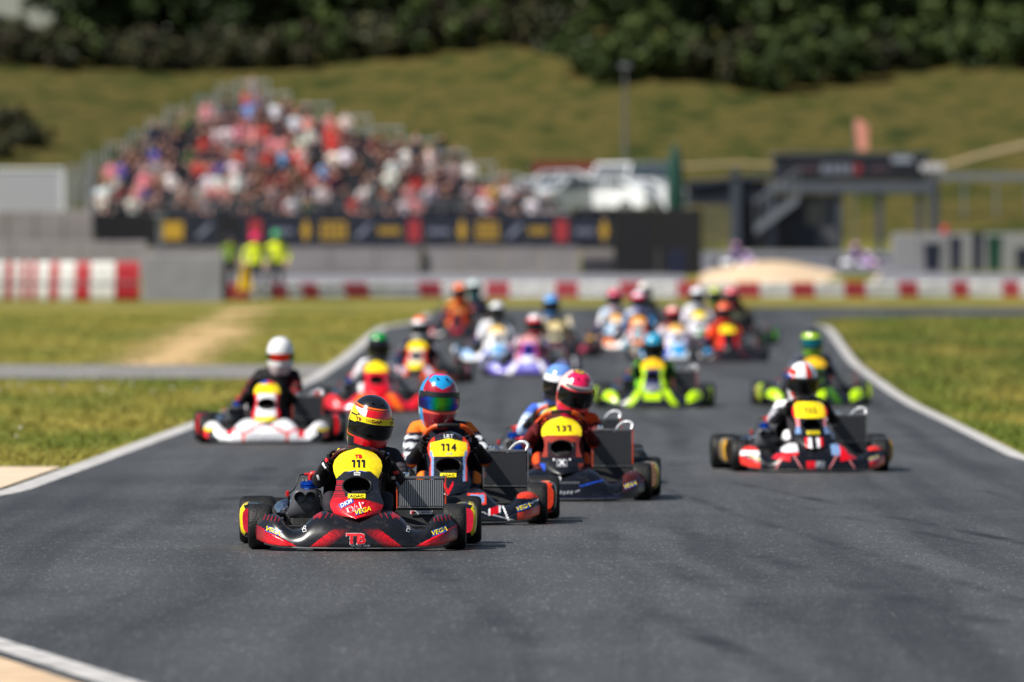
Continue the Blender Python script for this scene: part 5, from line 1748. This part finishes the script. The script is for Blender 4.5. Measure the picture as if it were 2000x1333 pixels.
# red fence behind the cars
D = 346; x0, x1 = PX(1040, D), PX(1300, D); zz = zt(D)
r_ = empty('red_fence', ((x0 + x1) / 2, D, zz)); tag(r_, 'red mesh fence running behind the parked white cars', 'fence')
for i in range(4):
    w = (x1 - x0) / 4; m = MB(); m.box((-(x1 - x0) / 2 + w * (i + .5), 0, PZ(322, D) - zz - .15), (w - .04, .04, .5)); m.build('panel', mat('fence_red', srgb(120, 35, 35), .8), r_, smooth=False)
    m = MB(); m.box((-(x1 - x0) / 2 + w * i, .05, (PZ(322, D) - zz) / 2), (.06, .06, PZ(320, D) - zz)); m.build('post', GALV, r_, smooth=False)

# white box trailer on the other side
D = 306; tw = PX(126, D) - PX(-60, D)
r_ = empty('box_trailer', ((PX(126, D) + PX(-60, D)) / 2, D + 1.2, zt(D))); tag(r_, 'white box trailer parked behind the beige concrete wall', 'trailer')
H = PZ(333, D) - zt(D)
m = MB(); m.box((0, 0, (H + .9) / 2), (tw, 2.4, H - .9), bev=.06); m.build('body', mat('trailer_side', srgb(170, 172, 180), .4, coat=.3), r_, smooth=False)
m = MB(); m.box((0, 0, H + .03), (tw + .04, 2.46, .09), bev=.03); m.box((tw / 2 - .05, -1.21, (H + .9) / 2), (.12, .06, H - .95)); m.build('roof_trim', VWH, r_, smooth=False)
for xw in (-.6, .6):
    m = MB(); m.lathe([(.02, -.12), (.4, -.12), (.46, 0), (.4, .12), (.02, .12)], 20, 'y', (xw, -1.0, .46)); m.build('wheel', RUBBER, r_)

# ------------------------------------------------------------------ control building and gantry
DKB = mat('building_dark', srgb(34, 39, 52), .6, var=.12); GRB = mat('building_grey', srgb(78, 84, 96), .6, var=.1); GRC = mat('building_column', srgb(76, 82, 94), .5, .3)
def control():
    D = 318.0; zb = zt(D) - .1
    root = empty('control_building', (PX(1600, D), D, zb)); X0 = root.location.x
    tag(root, 'dark two storey race control building with billboard and outside stair', 'building')
    def bx(name, pa, pb, ya, yb, d0, d1, mm, parent=root, bev=0):
        x0, x1 = PX(pa, D) - X0, PX(pb, D) - X0; z0, z1 = PZ(yb, D) - zb, PZ(ya, D) - zb
        m = MB(); m.box(((x0 + x1) / 2, (d0 + d1) / 2, (z0 + z1) / 2), (x1 - x0, d1 - d0, z1 - z0), bev=bev); return m.build(name, mm, parent, smooth=False)
    bx('upper_storey', 1515, 1812, 303, 352, .1, 3.5, DKB)
    bx('roof', 1508, 1820, 299, 304, -.05, 3.7, GRB)
    bb = bx('billboard', 1530, 1795, 309, 349, .0, .09, mat('billboard_black', srgb(20, 24, 36), .6))
    for pa, pb, mm in ((1560, 1596, 'g'), (1604, 1618, 'w'), (1622, 1634, 'w'), (1638, 1650, 'w'), (1654, 1664, 'w'), (1668, 1682, 'r'), (1700, 1735, 'g')):
        bx('print', pa, pb, 325 if mm == 'g' else 321, 336 if mm == 'g' else 340, -.012, .0, {'g': mat('print_grey', srgb(70, 50, 58), .6), 'w': mat('print_white', srgb(120, 124, 138), .6), 'r': mat('print_red', srgb(140, 40, 50), .6)}[mm], bb)
    bx('white_unit', 1742, 1782, 306, 318, -.06, .0, mat('unit_white', srgb(150, 158, 172), .5), bb)
    bx('balcony_beam', 1498, 1832, 356, 376, -.25, 3.5, GRB)
    for p in (1505, 1640, 1718, 1796, 1824): bx('column', p - 6, p + 6, 376, 490, -.1, .12, GRC)
    bx('ground_floor', 1512, 1634, 380, 490, .3, 3.4, DKB)
    bx('door', 1520, 1552, 405, 488, .22, .3, mat('door_black', srgb(16, 19, 26), .5)); bx('window', 1575, 1610, 395, 440, .24, .3, GLASS); bx('shutter', 1596, 1634, 380, 488, .25, .3, mat('shutter_grey', srgb(80, 82, 86), .6))
    bx('low_wing', 1344, 1500, 352, 400, .4, 3.2, DKB)
    m = MB(); x0, x1 = PX(1338, D) - X0, PX(1512, D) - X0; za, zb2 = PZ(352, D) - zb, PZ(338, D) - zb
    m.add([(x0, .2, za - .08), (x1, .2, zb2), (x1, 3.4, zb2), (x0, 3.4, za - .08), (x0, .2, za - .2), (x1, .2, zb2 - .14), (x1, 3.4, zb2 - .14), (x0, 3.4, za - .2)], [(0, 1, 2, 3), (7, 6, 5, 4), (0, 4, 5, 1), (1, 5, 6, 2), (2, 6, 7, 3), (3, 7, 4, 0)]); m.build('wing_roof', mat('wing_roof_blue', srgb(58, 66, 84), .5), root, smooth=False)
    for i, p in enumerate(range(1378, 1430, 9)): bx('slat', p, p + 3, 400, 482, .4, .46, GRC)
    bx('column', 1428, 1446, 330, 490, .2, .45, GRC)
    bx('low_wing_wall', 1446, 1500, 400, 490, .5, .7, mat('door_black'))
    # outside stair
    st0, st1 = (1474, 440), (1558, 378)
    for sgn in (0, .8):
        m = MB(); x0, x1 = PX(st0[0], D) - X0, PX(st1[0], D) - X0; z0, z1 = PZ(st0[1], D) - zb, PZ(st1[1], D) - zb
        m.add([(x0, -.9 + sgn, z0), (x0, -.9 + sgn, z0 - .35), (x1, -.9 + sgn, z1 - .35), (x1, -.9 + sgn, z1), (x0, -.86 + sgn, z0), (x0, -.86 + sgn, z0 - .35), (x1, -.86 + sgn, z1 - .35), (x1, -.86 + sgn, z1)], [(0, 1, 2, 3), (7, 6, 5, 4), (0, 3, 7, 4), (1, 5, 6, 2), (0, 4, 5, 1), (2, 6, 7, 3)]); m.build('stair_string', GALV, root, smooth=False)
    for i in range(9):
        u = (i + .5) / 9; m = MB(); m.box((x0 + (x1 - x0) * u, -.48, z0 + (z1 - z0) * u - .15), (.24, .76, .04)); m.build('tread', GALV, root, smooth=False)
    m = MB()
    for i in range(6):
        u = i / 5; p = (x0 + (x1 - x0) * u, -.92, z0 + (z1 - z0) * u); m.tube([p, (p[0], p[1], p[2] + .9)], .02, 6)
    m.tube([(x0, -.92, z0 + .9), (x1, -.92, z1 + .9)], .025, 6); m.build('handrail', GALV, root)
    return root
control()
def floodmast():
    D = 314; m = MB(); x = PX(1820, D); z = zt(D)
    r_ = empty('floodlight_mast', (x, D, z)); tag(r_, 'short mast with white floodlights at the end of the control building', 'mast')
    m.tube([(0, 0, 0), (0, 0, PZ(320, D) - z)], .08, 8); m.tube([(.22, .3, 0), (.22, .3, PZ(330, D) - z)], .06, 8); m.build('pole', GRC, r_)
    for k in range(3):
        m = MB(); m.box((-.28 + k * .3, -.1, PZ(328, D) - z), (.26, .2, .3), bev=.04); m.build('lamp', mat('lamp_housing', srgb(190, 190, 196), .4), r_)
floodmast()
# lamp mast, parasol, feather flag
D = 340; m = MB(); h = PZ(132, D) - zt(D); m.tube([(0, 0, 0), (0, 0, h * .5), (0, 0, h)], [.09, .08, .06], 10); r_ = empty('lamp_mast', (PX(1221, D), D, zt(D))); m.build('pole', mat('mast_grey', srgb(100, 100, 100), .5, .3), r_)
m = MB(); m.box((0, -.1, h + .05), (.5, .3, .14), bev=.04); m.build('lamp_head', GALV, r_); tag(r_, 'tall thin grey lamp mast standing behind the white cars', 'mast')
D = 312; r_ = empty('closed_parasol', (PX(1319, D), D, zt(D))); tag(r_, 'dark green closed parasol standing behind the black fence', 'parasol'); z0, z1 = PZ(412, D) - zt(D), PZ(284, D) - zt(D)
P = []
for i in range(25):
    a = 2 * math.pi * i / 24; w = 1 + .12 * math.cos(a * 6); P.append([(math.cos(a) * q * w, math.sin(a) * q * w, z0 + (z1 - z0) * t) for t, q in ((0, .24), (.1, .3), (.4, .29), (.7, .24), (.92, .16), (1, .03))])
m = MB(); m.grid(P); m.build('canopy', mat('parasol_green', srgb(12, 62, 52), .8), r_); m = MB(); m.tube([(0, 0, 0), (0, 0, z1 + .12)], .03, 8); m.build('pole', GALV, r_)
D = 330; z = zt(D); r_ = empty('feather_flag', (PX(1682, D), D, z)); tag(r_, 'pale pink feather flag rising behind the control building', 'flag')
m = MB(); m.tube([(-.25, 0, 0), (-.25, 0, PZ(232, D) - z)], .025, 6); m.build('pole', GALV, r_)
za, zb_ = PZ(294, D) - z, PZ(233, D) - z
m = MB(); m.grid([[(-.24 + .5 * u * (1 if t < .8 else 1 - (t - .8) * 3), .04 * math.sin(u * 4 + t * 5), za + (zb_ - za) * t) for t in (0, .2, .4, .6, .8, .9, 1)] for u in (0, .25, .5, .75, 1)]); m.build('cloth', mat('flag_pink', srgb(225, 150, 130), .8), r_)
# bins and drums in front of the light wall
def bin_(px0, px1, ytop, mm, label, k):
    D = 301 + .1 * k; x0, x1 = PX(px0, D), PX(px1, D); z = zt(D); h = PZ(ytop, D) - z; w = x1 - x0
    r_ = empty('waste_bin', ((x0 + x1) / 2, D, z)); tag(r_, label, 'bin', 'bins along the light wall')
    m = MB(); P = [[(sx * w / 2 * q, sy * .3 * q, zz) for sx, sy in ((-1, -1), (1, -1), (1, 1), (-1, 1), (-1, -1))] for zz, q in ((.06, .82), (h * .9, 1))]
    m.grid(P); m.add(P[0][:4], [(3, 2, 1, 0)]); m.build('body', mm, r_, smooth=False)
    m = MB(); m.box((0, 0, h * .94), (w * 1.06, .66, h * .1), bev=.03); m.build('lid', mm, r_, smooth=False)
    for s in (-1, 1):
        m = MB(); m.lathe([(.01, -.03), (.1, -.03), (.1, .03), (.01, .03)], 12, 'x', (s * w * .35, .3, .1)); m.build('wheel', RUBBER, r_)
bdk = mat('bin_navy', srgb(22, 30, 50), .5); bgn = mat('bin_green', srgb(14, 66, 48), .5)
bin_(1804, 1838, 474, bdk, 'wide dark blue bin, first of the row by the light wall', 0)
bin_(1855, 1878, 462, bdk, 'narrow dark blue bin, second of the row by the light wall', 1)
bin_(1899, 1920, 455, bdk, 'tall narrow dark bin beside the green bin', 2)
bin_(1928, 1957, 460, bgn, 'dark green bin in the row by the light wall', 3)
bin_(1984, 2010, 484, bdk, 'low dark bin at the end of the row by the light wall', 4)
D = 303.5; m = MB(); m.lathe([(.001, .2), (.12, .16), (.17, 0), (.12, -.16), (.001, -.2)], 14, 'z'); r_ = m.build('marker_ball', mat('ball_red', srgb(180, 40, 55), .5)); r_.location = (PX(1850, D), D + 1.15, PZ(451, D)); 
m = MB(); m.tube([(0, 0, -.19), (0, 0, zt(D) - r_.location.z)], .03, 6); m.build('post', GALV, r_); tag(r_, 'red marker ball on a post above the light wall', 'marker')
# gravel mound, paved pad, paths
def mound():
    m = MB(); P = []
    for i in range(41):
        u = i / 40; row = []
        for j in range(21):
            v = j / 20; D = 258 + 44 * v
            px = 1335 + (1480 - 1335) * 0 + u * (1668 - 1335 - 60 * (1 - v))
            e = sstep(0, .5, u) * sstep(1, .55, u) 
            row.append((PX(px, D), D, zt(D) - .05 + e * .42 * sstep(0, .9, v) + .02 * math.sin(i * 2.1 + j)))
        P.append(row)
    m.grid(P); o = m.build('gravel_mound', mat('pale_gravel', srgb(208, 182, 150), .95, var=.15, vscale=1.5, bump=.8, bscale=12)); tag(o, 'pale sandy gravel bank beyond the barrier', None, None, 'structure')
mound()
PADM = mat('pad_tarmac', srgb(118, 118, 124), .85, var=.1)
band('run_off_paving', lambda D: PX(446, D), lambda D: PX(1338, D), 247.2, 298, PADM, .015, 2.0, label='grey paved run off between the low barrier and the concrete wall')
band('forecourt', lambda D: PX(1342, D), lambda D: PX(1845, D), 300, 330, mat('forecourt_tarmac', srgb(96, 98, 106), .85, var=.1), .02, 2.0, label='grey forecourt around the control building')
band('paved_pad', lambda D: PX(1725 + (300 - D) * 2.2 * 0 - (300 - D) * 0, D) + (300 - D) * -.01, lambda D: PX(2300, D), 262, 299, PADM, .02, label='grey paved pad in front of the bins')
band('pad_kerb', lambda D: PX(1716, D) + (300 - D) * -.01, lambda D: PX(1725, D) + (300 - D) * -.01, 262, 299, mat('kerb_pale', srgb(190, 175, 160), .8), .06, label='pale kerb along the paved pad')
def hill_path(name, pts, wd, mm, label):
    m = MB(); P = []
    for px, py in pts:
        lo, hi = 345., 384.
        for _ in range(40):
            D = (lo + hi) / 2
            if (CAM_H - zt(D)) * FPX / D > py - HORIZON: lo = D
            else: hi = D
        X = PX(px, D); P.append([(X, D - wd / 2, zt(D - wd / 2) + hill_bump(X, D - wd / 2) + .06), (X, D + wd / 2, zt(D + wd / 2) + hill_bump(X, D + wd / 2) + .06)])
    m.grid(P); tag(m.build(name, mm), label, None, None, 'structure')
SANDM = mat('path_sand', srgb(138, 124, 92), .95, var=.15)
hill_path('path', [(1828, 330), (1870, 320), (1920, 307), (1970, 297), (2040, 286), (2120, 278)], .8, SANDM, 'sandy path climbing the bank behind the control building')
hill_path('path', [(1040, 334), (1200, 332), (1290, 330), (1380, 326), (1450, 322), (1520, 326), (1620, 330), (1830, 330)], .5, SANDM, 'sandy path along the foot of the bank')
D = 349; r_ = empty('guard_rail', (PX(1915, D), D, zt(D))); tag(r_, 'grey steel guard rail across the foot of the bank by the path', 'rail')
h = PZ(346, D) - zt(D); m = MB(); m.box((0, 0, h), (4.4, .06, .3), bev=.02); m.build('beam', GALV, r_, smooth=False)
for i in range(4):
    m = MB(); m.box((-2 + i * 1.33, .08, h / 2), (.1, .1, h)); m.build('post', GALV, r_, smooth=False)

# ------------------------------------------------------------------ the karts and their drivers
def K(px, y=None, helm_y=None, **kw):
    if y is not None: X, D = at_ground(px, y)
    else: X, D = at_helmet(px, helm_y, kw.get('hz', .715) + .163)
    kw.update(X=X, D=D); return kw
ORG = mat('orange_grip', srgb(215, 85, 25), .45)
RAILK = mat('black_rail', (.02, .02, .022), .4)
BLKSUIT = (srgb(26, 24, 30), srgb(44, 40, 46), srgb(60, 56, 64), srgb(14, 14, 15))
KARTS = [
 K(698, 1073, label='black and red kart number 111 leading the pack', dlabel='driver in black suit with red, black and yellow helmet in leading kart 111', fair=fair_111, pan=pan_111, pod=pod_111, decals=dec_111, hdecals=hdec_111,
   suit=BLKSUIT, helm=helm_111, strip=YELLP, lean=.035, hx=.025, hz=.708, hrot=(12, 8, 15), grip=mat('maroon_grip', srgb(70, 18, 22), .5), wz=-.012, elbow=-.01),
 K(876, 1023, label='black kart number 114 with orange ends behind the leading kart', dlabel='driver in navy and orange suit with cyan and crimson helmet', fair=fair_114, pan=pan_114, pod=pod_gen(BK, ORED, BK), decals=dec_114,
   suit=(srgb(14, 18, 36), srgb(240, 120, 30), srgb(215, 218, 225), BK), helm=helm_114, vmat=VISORC, vcol=rainbow, lean=-.05, hx=-.02, hz=.775, hrot=(6, 3, 10), strip=BLACKS, grip=ORG, wz=.035, bigrad=.05, rail=ALU, pwid=.95, peak=None),
 K(1097, 977, label='black kart number 131 with brown red end plates', dlabel='driver in dark red suit with pink and white helmet', fair=fair_131, pan=pan_131, pod=pod_gen(srgb(170, 160, 60), srgb(120, 90, 70), BK), decals=dec_131,
   suit=(srgb(70, 14, 18), srgb(225, 75, 20), srgb(110, 20, 25), srgb(90, 16, 20)), helm=helm_131, lean=.06, hx=.04, hz=.735, hrot=(20, 7, 14), grip=ORG, wz=.03, bigrad=.08, peak=mat('silver_peak', srgb(150, 152, 158), .3, .5)),
 K(1092, 946, label='kart with yellow number panel hidden behind kart 131', dlabel='driver in pale blue suit with blue and white helmet behind the pink helmeted one', fair=fair_gen(BK, srgb(30, 30, 40), BLU), pan=pan_gen(BK, ORED, BK), pod=pod_gen(BK, BK, BK),
   suit=(srgb(150, 170, 205), srgb(60, 95, 190), WH, BK), helm=helm_two(srgb(110, 150, 225), srgb(30, 50, 120), WH), lean=.03, hx=.02, hz=.73, hrot=(12, 0, 5), lod=1, bigrad=.08, grip=ORG),
 K(1583, 921, label='black, red and white kart number 122 near the outer edge of the track', dlabel='driver in white and black suit with white and red helmet in kart 122', fair=fair_122, pan=pan_122, pod=pod_gen(GOLD, srgb(60, 50, 40), BK), decals=dec_122,
   suit=(srgb(40, 36, 44), WH, srgb(200, 200, 210), BK), helm=helm_122, lean=-.01, hx=.015, hz=.70, hrot=(14, 0, 4), bigrad=.04, rail=ALU, elbow=.01),
 K(521, 866, label='white and red kart running along the white line', dlabel='driver with plain white helmet and orange visor in black suit', fair=fair_white, pan=pan_white, pod=pod_gen(BK, RD, WH),
   suit=(srgb(18, 17, 20), srgb(30, 20, 24), MAROON, BK), helm=helm_plain, vmat=VISORC, vcol=ember, vt=(-.30, .06), lean=.07, hx=.03, hz=.81, hrot=(4, 0, 0), lod=1, pwid=.85, bigrad=.03, wz=.03),
 K(735, 806, label='bright red kart behind the leading helmet', dlabel='driver in pale suit with green and black helmet in the red kart', fair=fair_gen(srgb(210, 15, 40), srgb(220, 30, 40), OR), pan=pan_gen(srgb(200, 15, 35), srgb(215, 20, 45), RD), pod=pod_gen(RD, BK, RD),
   suit=(srgb(190, 190, 200), WH, srgb(220, 120, 130), WH), helm=helm_two(GN, BK, BK), lean=.03, hz=.73, hrot=(8, 0, 10), lod=1),
 K(814, 748, label='orange and black kart behind the red kart', dlabel='driver with orange and white helmet in dark suit', fair=fair_gen(srgb(215, 80, 30), BK, srgb(180, 190, 210)), pan=pan_gen(srgb(215, 205, 200), ORED, YE), pod=pod_gen(RD, DGREY, BK),
   suit=(srgb(24, 22, 34), srgb(60, 40, 70), srgb(150, 150, 165), BK), helm=helm_two(srgb(245, 120, 80), WH, WH), hz=.74, lod=1),
 K(1275, 797, label='lime green kart alone in the middle of the track', dlabel='driver with teal helmet in the lime green kart', fair=fair_gen(srgb(20, 26, 40), LIME, LIME), pan=pan_gen(srgb(40, 40, 90), LIME, GREY, srgb(245, 190, 20)), pod=pod_gen(LIME, BK, BK),
   suit=(srgb(60, 120, 40), srgb(110, 190, 30), BK, BK), helm=helm_two(srgb(40, 150, 190), TEAL), hz=.70, hrot=(15, 0, 0), lod=1, bigrad=.03),
 K(1592, 793, label='black and lime kart following kart 122', dlabel='driver with black and lime helmet and teal visor', fair=fair_gen(srgb(16, 22, 30), LIME, srgb(60, 110, 20)), pan=pan_gen(srgb(60, 90, 30), BK, BK, srgb(235, 185, 20)), pod=pod_gen(srgb(200, 190, 90), LIME, BK),
   suit=(srgb(28, 30, 44), srgb(70, 74, 92), srgb(110, 120, 140), BK), helm=helm_two(srgb(24, 28, 24), srgb(120, 180, 20), LIME), vmat=mat('teal_visor', srgb(10, 110, 120), .1, .6), hz=.74, lod=1),
 K(1033, 734, label='blue and violet kart with white nose in mid pack', dlabel='driver with white and red helmet in violet kart', fair=fair_gen(srgb(95, 80, 185), srgb(150, 150, 220), WH), pan=pan_gen(srgb(70, 60, 190), srgb(190, 70, 110), WH, srgb(210, 150, 150)), pod=pod_gen(PUR, WH, BLU),
   suit=(srgb(150, 90, 130), srgb(200, 150, 180), PUR, WH), helm=helm_two(WH, RD, RD), hx=.06, hz=.71, lod=1),
 K(972, 708, label='white and blue kart beside the violet kart', dlabel='driver in white suit with white helmet beside the violet kart', fair=fair_gen(WH, srgb(150, 190, 235), BLU), pan=pan_gen(WH, WH, CY, srgb(240, 200, 120)), pod=pod_gen(WH, CY, WH),
   suit=(WH, WH, srgb(200, 205, 225), WH), helm=helm_two(srgb(215, 218, 222), DGREY), hx=.03, hz=.78, lod=1),
 K(1085, helm_y=578, label='dark kart with cream suited driver behind the violet kart', dlabel='driver in cream suit with sky blue helmet', fair=fair_gen(BK, srgb(160, 60, 80), DGREY), pan=pan_gen(srgb(200, 190, 160), DGREY, BK, srgb(205, 185, 130)), pod=pod_gen(srgb(210, 120, 120), BK, BK),
   suit=(srgb(215, 200, 165), srgb(225, 215, 190), GREY, BK), helm=helm_two(srgb(60, 150, 225), srgb(40, 120, 200)), hx=-.1, hz=.82, hs=1.08, lod=1),
 K(893, helm_y=555, label='dark kart with orange trim far back by the inner line', dlabel='driver with orange helmet and orange suit far back', fair=fair_gen(BK, srgb(150, 30, 50), DGREY), pan=pan_gen(srgb(40, 36, 50), ORED, BK, srgb(190, 110, 50)), pod=pod_gen(RD, BK, BK),
   suit=(srgb(200, 90, 40), srgb(220, 150, 60), NAVY, BK), helm=helm_two(srgb(250, 110, 15), srgb(240, 90, 20)), hz=.82, hs=1.08, lod=1),
 K(922, helm_y=548, label='dark kart tucked behind the orange driver far back', dlabel='driver with white and teal helmet tucked behind the orange one', fair=fair_gen(BK, DGREY, NAVY), pan=pan_gen(srgb(60, 50, 60), BK, BK, srgb(70, 60, 80)), pod=pod_gen(BK, BK, BK),
   suit=(srgb(40, 42, 70), srgb(170, 130, 90), NAVY, BK), helm=helm_two(srgb(200, 215, 215), TEAL), hz=.82, hs=1.08, lod=1),
 K(1205, helm_y=567, label='white and gold kart at the edge of the rear group', dlabel='driver in white and light blue suit with crimson pink helmet', fair=fair_gen(WH, GOLD, CY), pan=pan_gen(WH, srgb(120, 180, 220), WH, srgb(240, 180, 90)), pod=pod_gen(GOLD, WH, WH),
   suit=(srgb(215, 220, 232), srgb(150, 190, 225), WH, BK), helm=helm_two(srgb(215, 50, 90), srgb(235, 200, 210)), hz=.82, hs=1.08, lod=1),
 K(1246, helm_y=570, label='white, orange and teal kart in the rear group', dlabel='driver with lavender white helmet in the rear group', fair=fair_gen(srgb(235, 220, 220), srgb(240, 130, 60), TEAL), pan=pan_gen(WH, srgb(230, 90, 40), TEAL, srgb(245, 170, 70)), pod=pod_gen(WH, ORED, WH),
   suit=(srgb(70, 90, 130), srgb(225, 225, 235), CY, BK), helm=helm_two(srgb(235, 225, 240), srgb(190, 190, 240), PK), hz=.82, hs=1.08, lod=1),
 K(1264, helm_y=553, label='dark kart hidden furthest back behind the lavender helmet', dlabel='driver with cream white helmet furthest back in the rear group', fair=fair_gen(BK, GREY, WH), pan=pan_gen(DGREY, BK, BK, srgb(40, 40, 46)), pod=pod_gen(BK, BK, BK),
   suit=(srgb(40, 40, 50), DGREY, GREY, BK), helm=helm_two(srgb(230, 225, 215), GREY), hz=.82, hs=1.08, lod=1),
 K(1322, 706, label='white and sky blue kart in front of the white helmeted driver', dlabel='driver with red and white helmet low in the blue and white kart', fair=fair_gen(srgb(225, 230, 240), srgb(50, 160, 225), BLU), pan=pan_gen(srgb(225, 228, 245), srgb(180, 190, 240), CY, srgb(240, 190, 100)), pod=pod_gen(GOLD, WH, CY),
   suit=(srgb(225, 225, 235), srgb(210, 150, 150), BLU, WH), helm=helm_two(srgb(235, 190, 185), RD, RD), hz=.70, lod=1),
 K(1366, helm_y=562, label='pale kart with white suited driver behind the red kart', dlabel='driver in white suit with white helmet in the rear group', fair=fair_gen(srgb(210, 210, 220), WH, GREY), pan=pan_gen(WH, srgb(200, 200, 215), GREY), pod=pod_gen(WH, WH, WH),
   suit=(srgb(225, 222, 228), WH, srgb(200, 190, 210), WH), helm=helm_two(srgb(232, 234, 240), srgb(190, 195, 210)), hz=.82, hs=1.08, lod=1),
 K(1422, 707, label='red kart with yellow number plate in the rear group', dlabel='driver in orange red suit in the red kart of the rear group', fair=fair_gen(srgb(24, 22, 30), BK, srgb(60, 20, 24)), pan=pan_gen(srgb(60, 20, 24), RD, BK), pod=pod_gen(BK, DGREY, BK),
   suit=(srgb(235, 75, 20), srgb(120, 30, 30), OR, RD), helm=helm_two(srgb(240, 90, 30), srgb(230, 50, 30)), hz=.76, lod=1),
 K(1404, helm_y=561, label='dark kart half hidden behind the red kart', dlabel='driver with yellow green helmet behind the red kart', fair=fair_gen(BK, LIME, BK), pan=pan_gen(BK, GREY, BK, srgb(190, 110, 40)), pod=pod_gen(BK, BK, BK),
   suit=(srgb(190, 140, 50), srgb(220, 160, 60), BK, BK), helm=helm_two(srgb(180, 190, 70), srgb(90, 140, 60)), hz=.82, hs=1.08, lod=1),
 K(1442, helm_y=563, label='dark green kart rearmost beside the outer line', dlabel='driver with red pink helmet in the dark green kart', fair=fair_gen(BK, srgb(30, 60, 30), BK), pan=pan_gen(srgb(30, 36, 34), BK, BK, srgb(60, 60, 40)), pod=pod_gen(srgb(90, 190, 30), srgb(90, 190, 30), BK),
   suit=(srgb(50, 56, 50), srgb(120, 90, 50), BK, BK), helm=helm_two(srgb(225, 80, 95), srgb(200, 40, 60)), hx=-.12, hz=.82, hs=1.08, lod=1),
]
yr = random.Random(5)
for i, sp in enumerate(KARTS):
    if i > 2: sp.setdefault('yaw', yr.uniform(-4, 4))
    sp.setdefault('steer', yr.uniform(-7, 3)); build_kart(sp)
# two karts parked on the pad by the control building
for px, nm in ((1462, 'violet white kart parked by the foot of the outside stair'), (1696, 'violet white kart parked beside the light wall by the building')):
    D = 309.0
    r_, d_ = build_kart(dict(X=PX(px, D), D=D, label=nm, dlabel='driver in violet suit waiting in the kart ' + ('by the outside stair' if px < 1500 else 'beside the light wall'), fair=fair_gen(srgb(150, 130, 190), WH, PK), pan=pan_gen(srgb(210, 180, 215), PUR, WH, srgb(225, 200, 220)), pod=pod_gen(WH, PUR, WH),
        suit=(srgb(110, 90, 150), srgb(170, 120, 160), WH, BK), helm=helm_two(srgb(210, 150, 185), PUR), lod=1, yaw=35))
    r_['group'] = 'karts parked by the control building'; d_['group'] = 'drivers waiting by the control building'
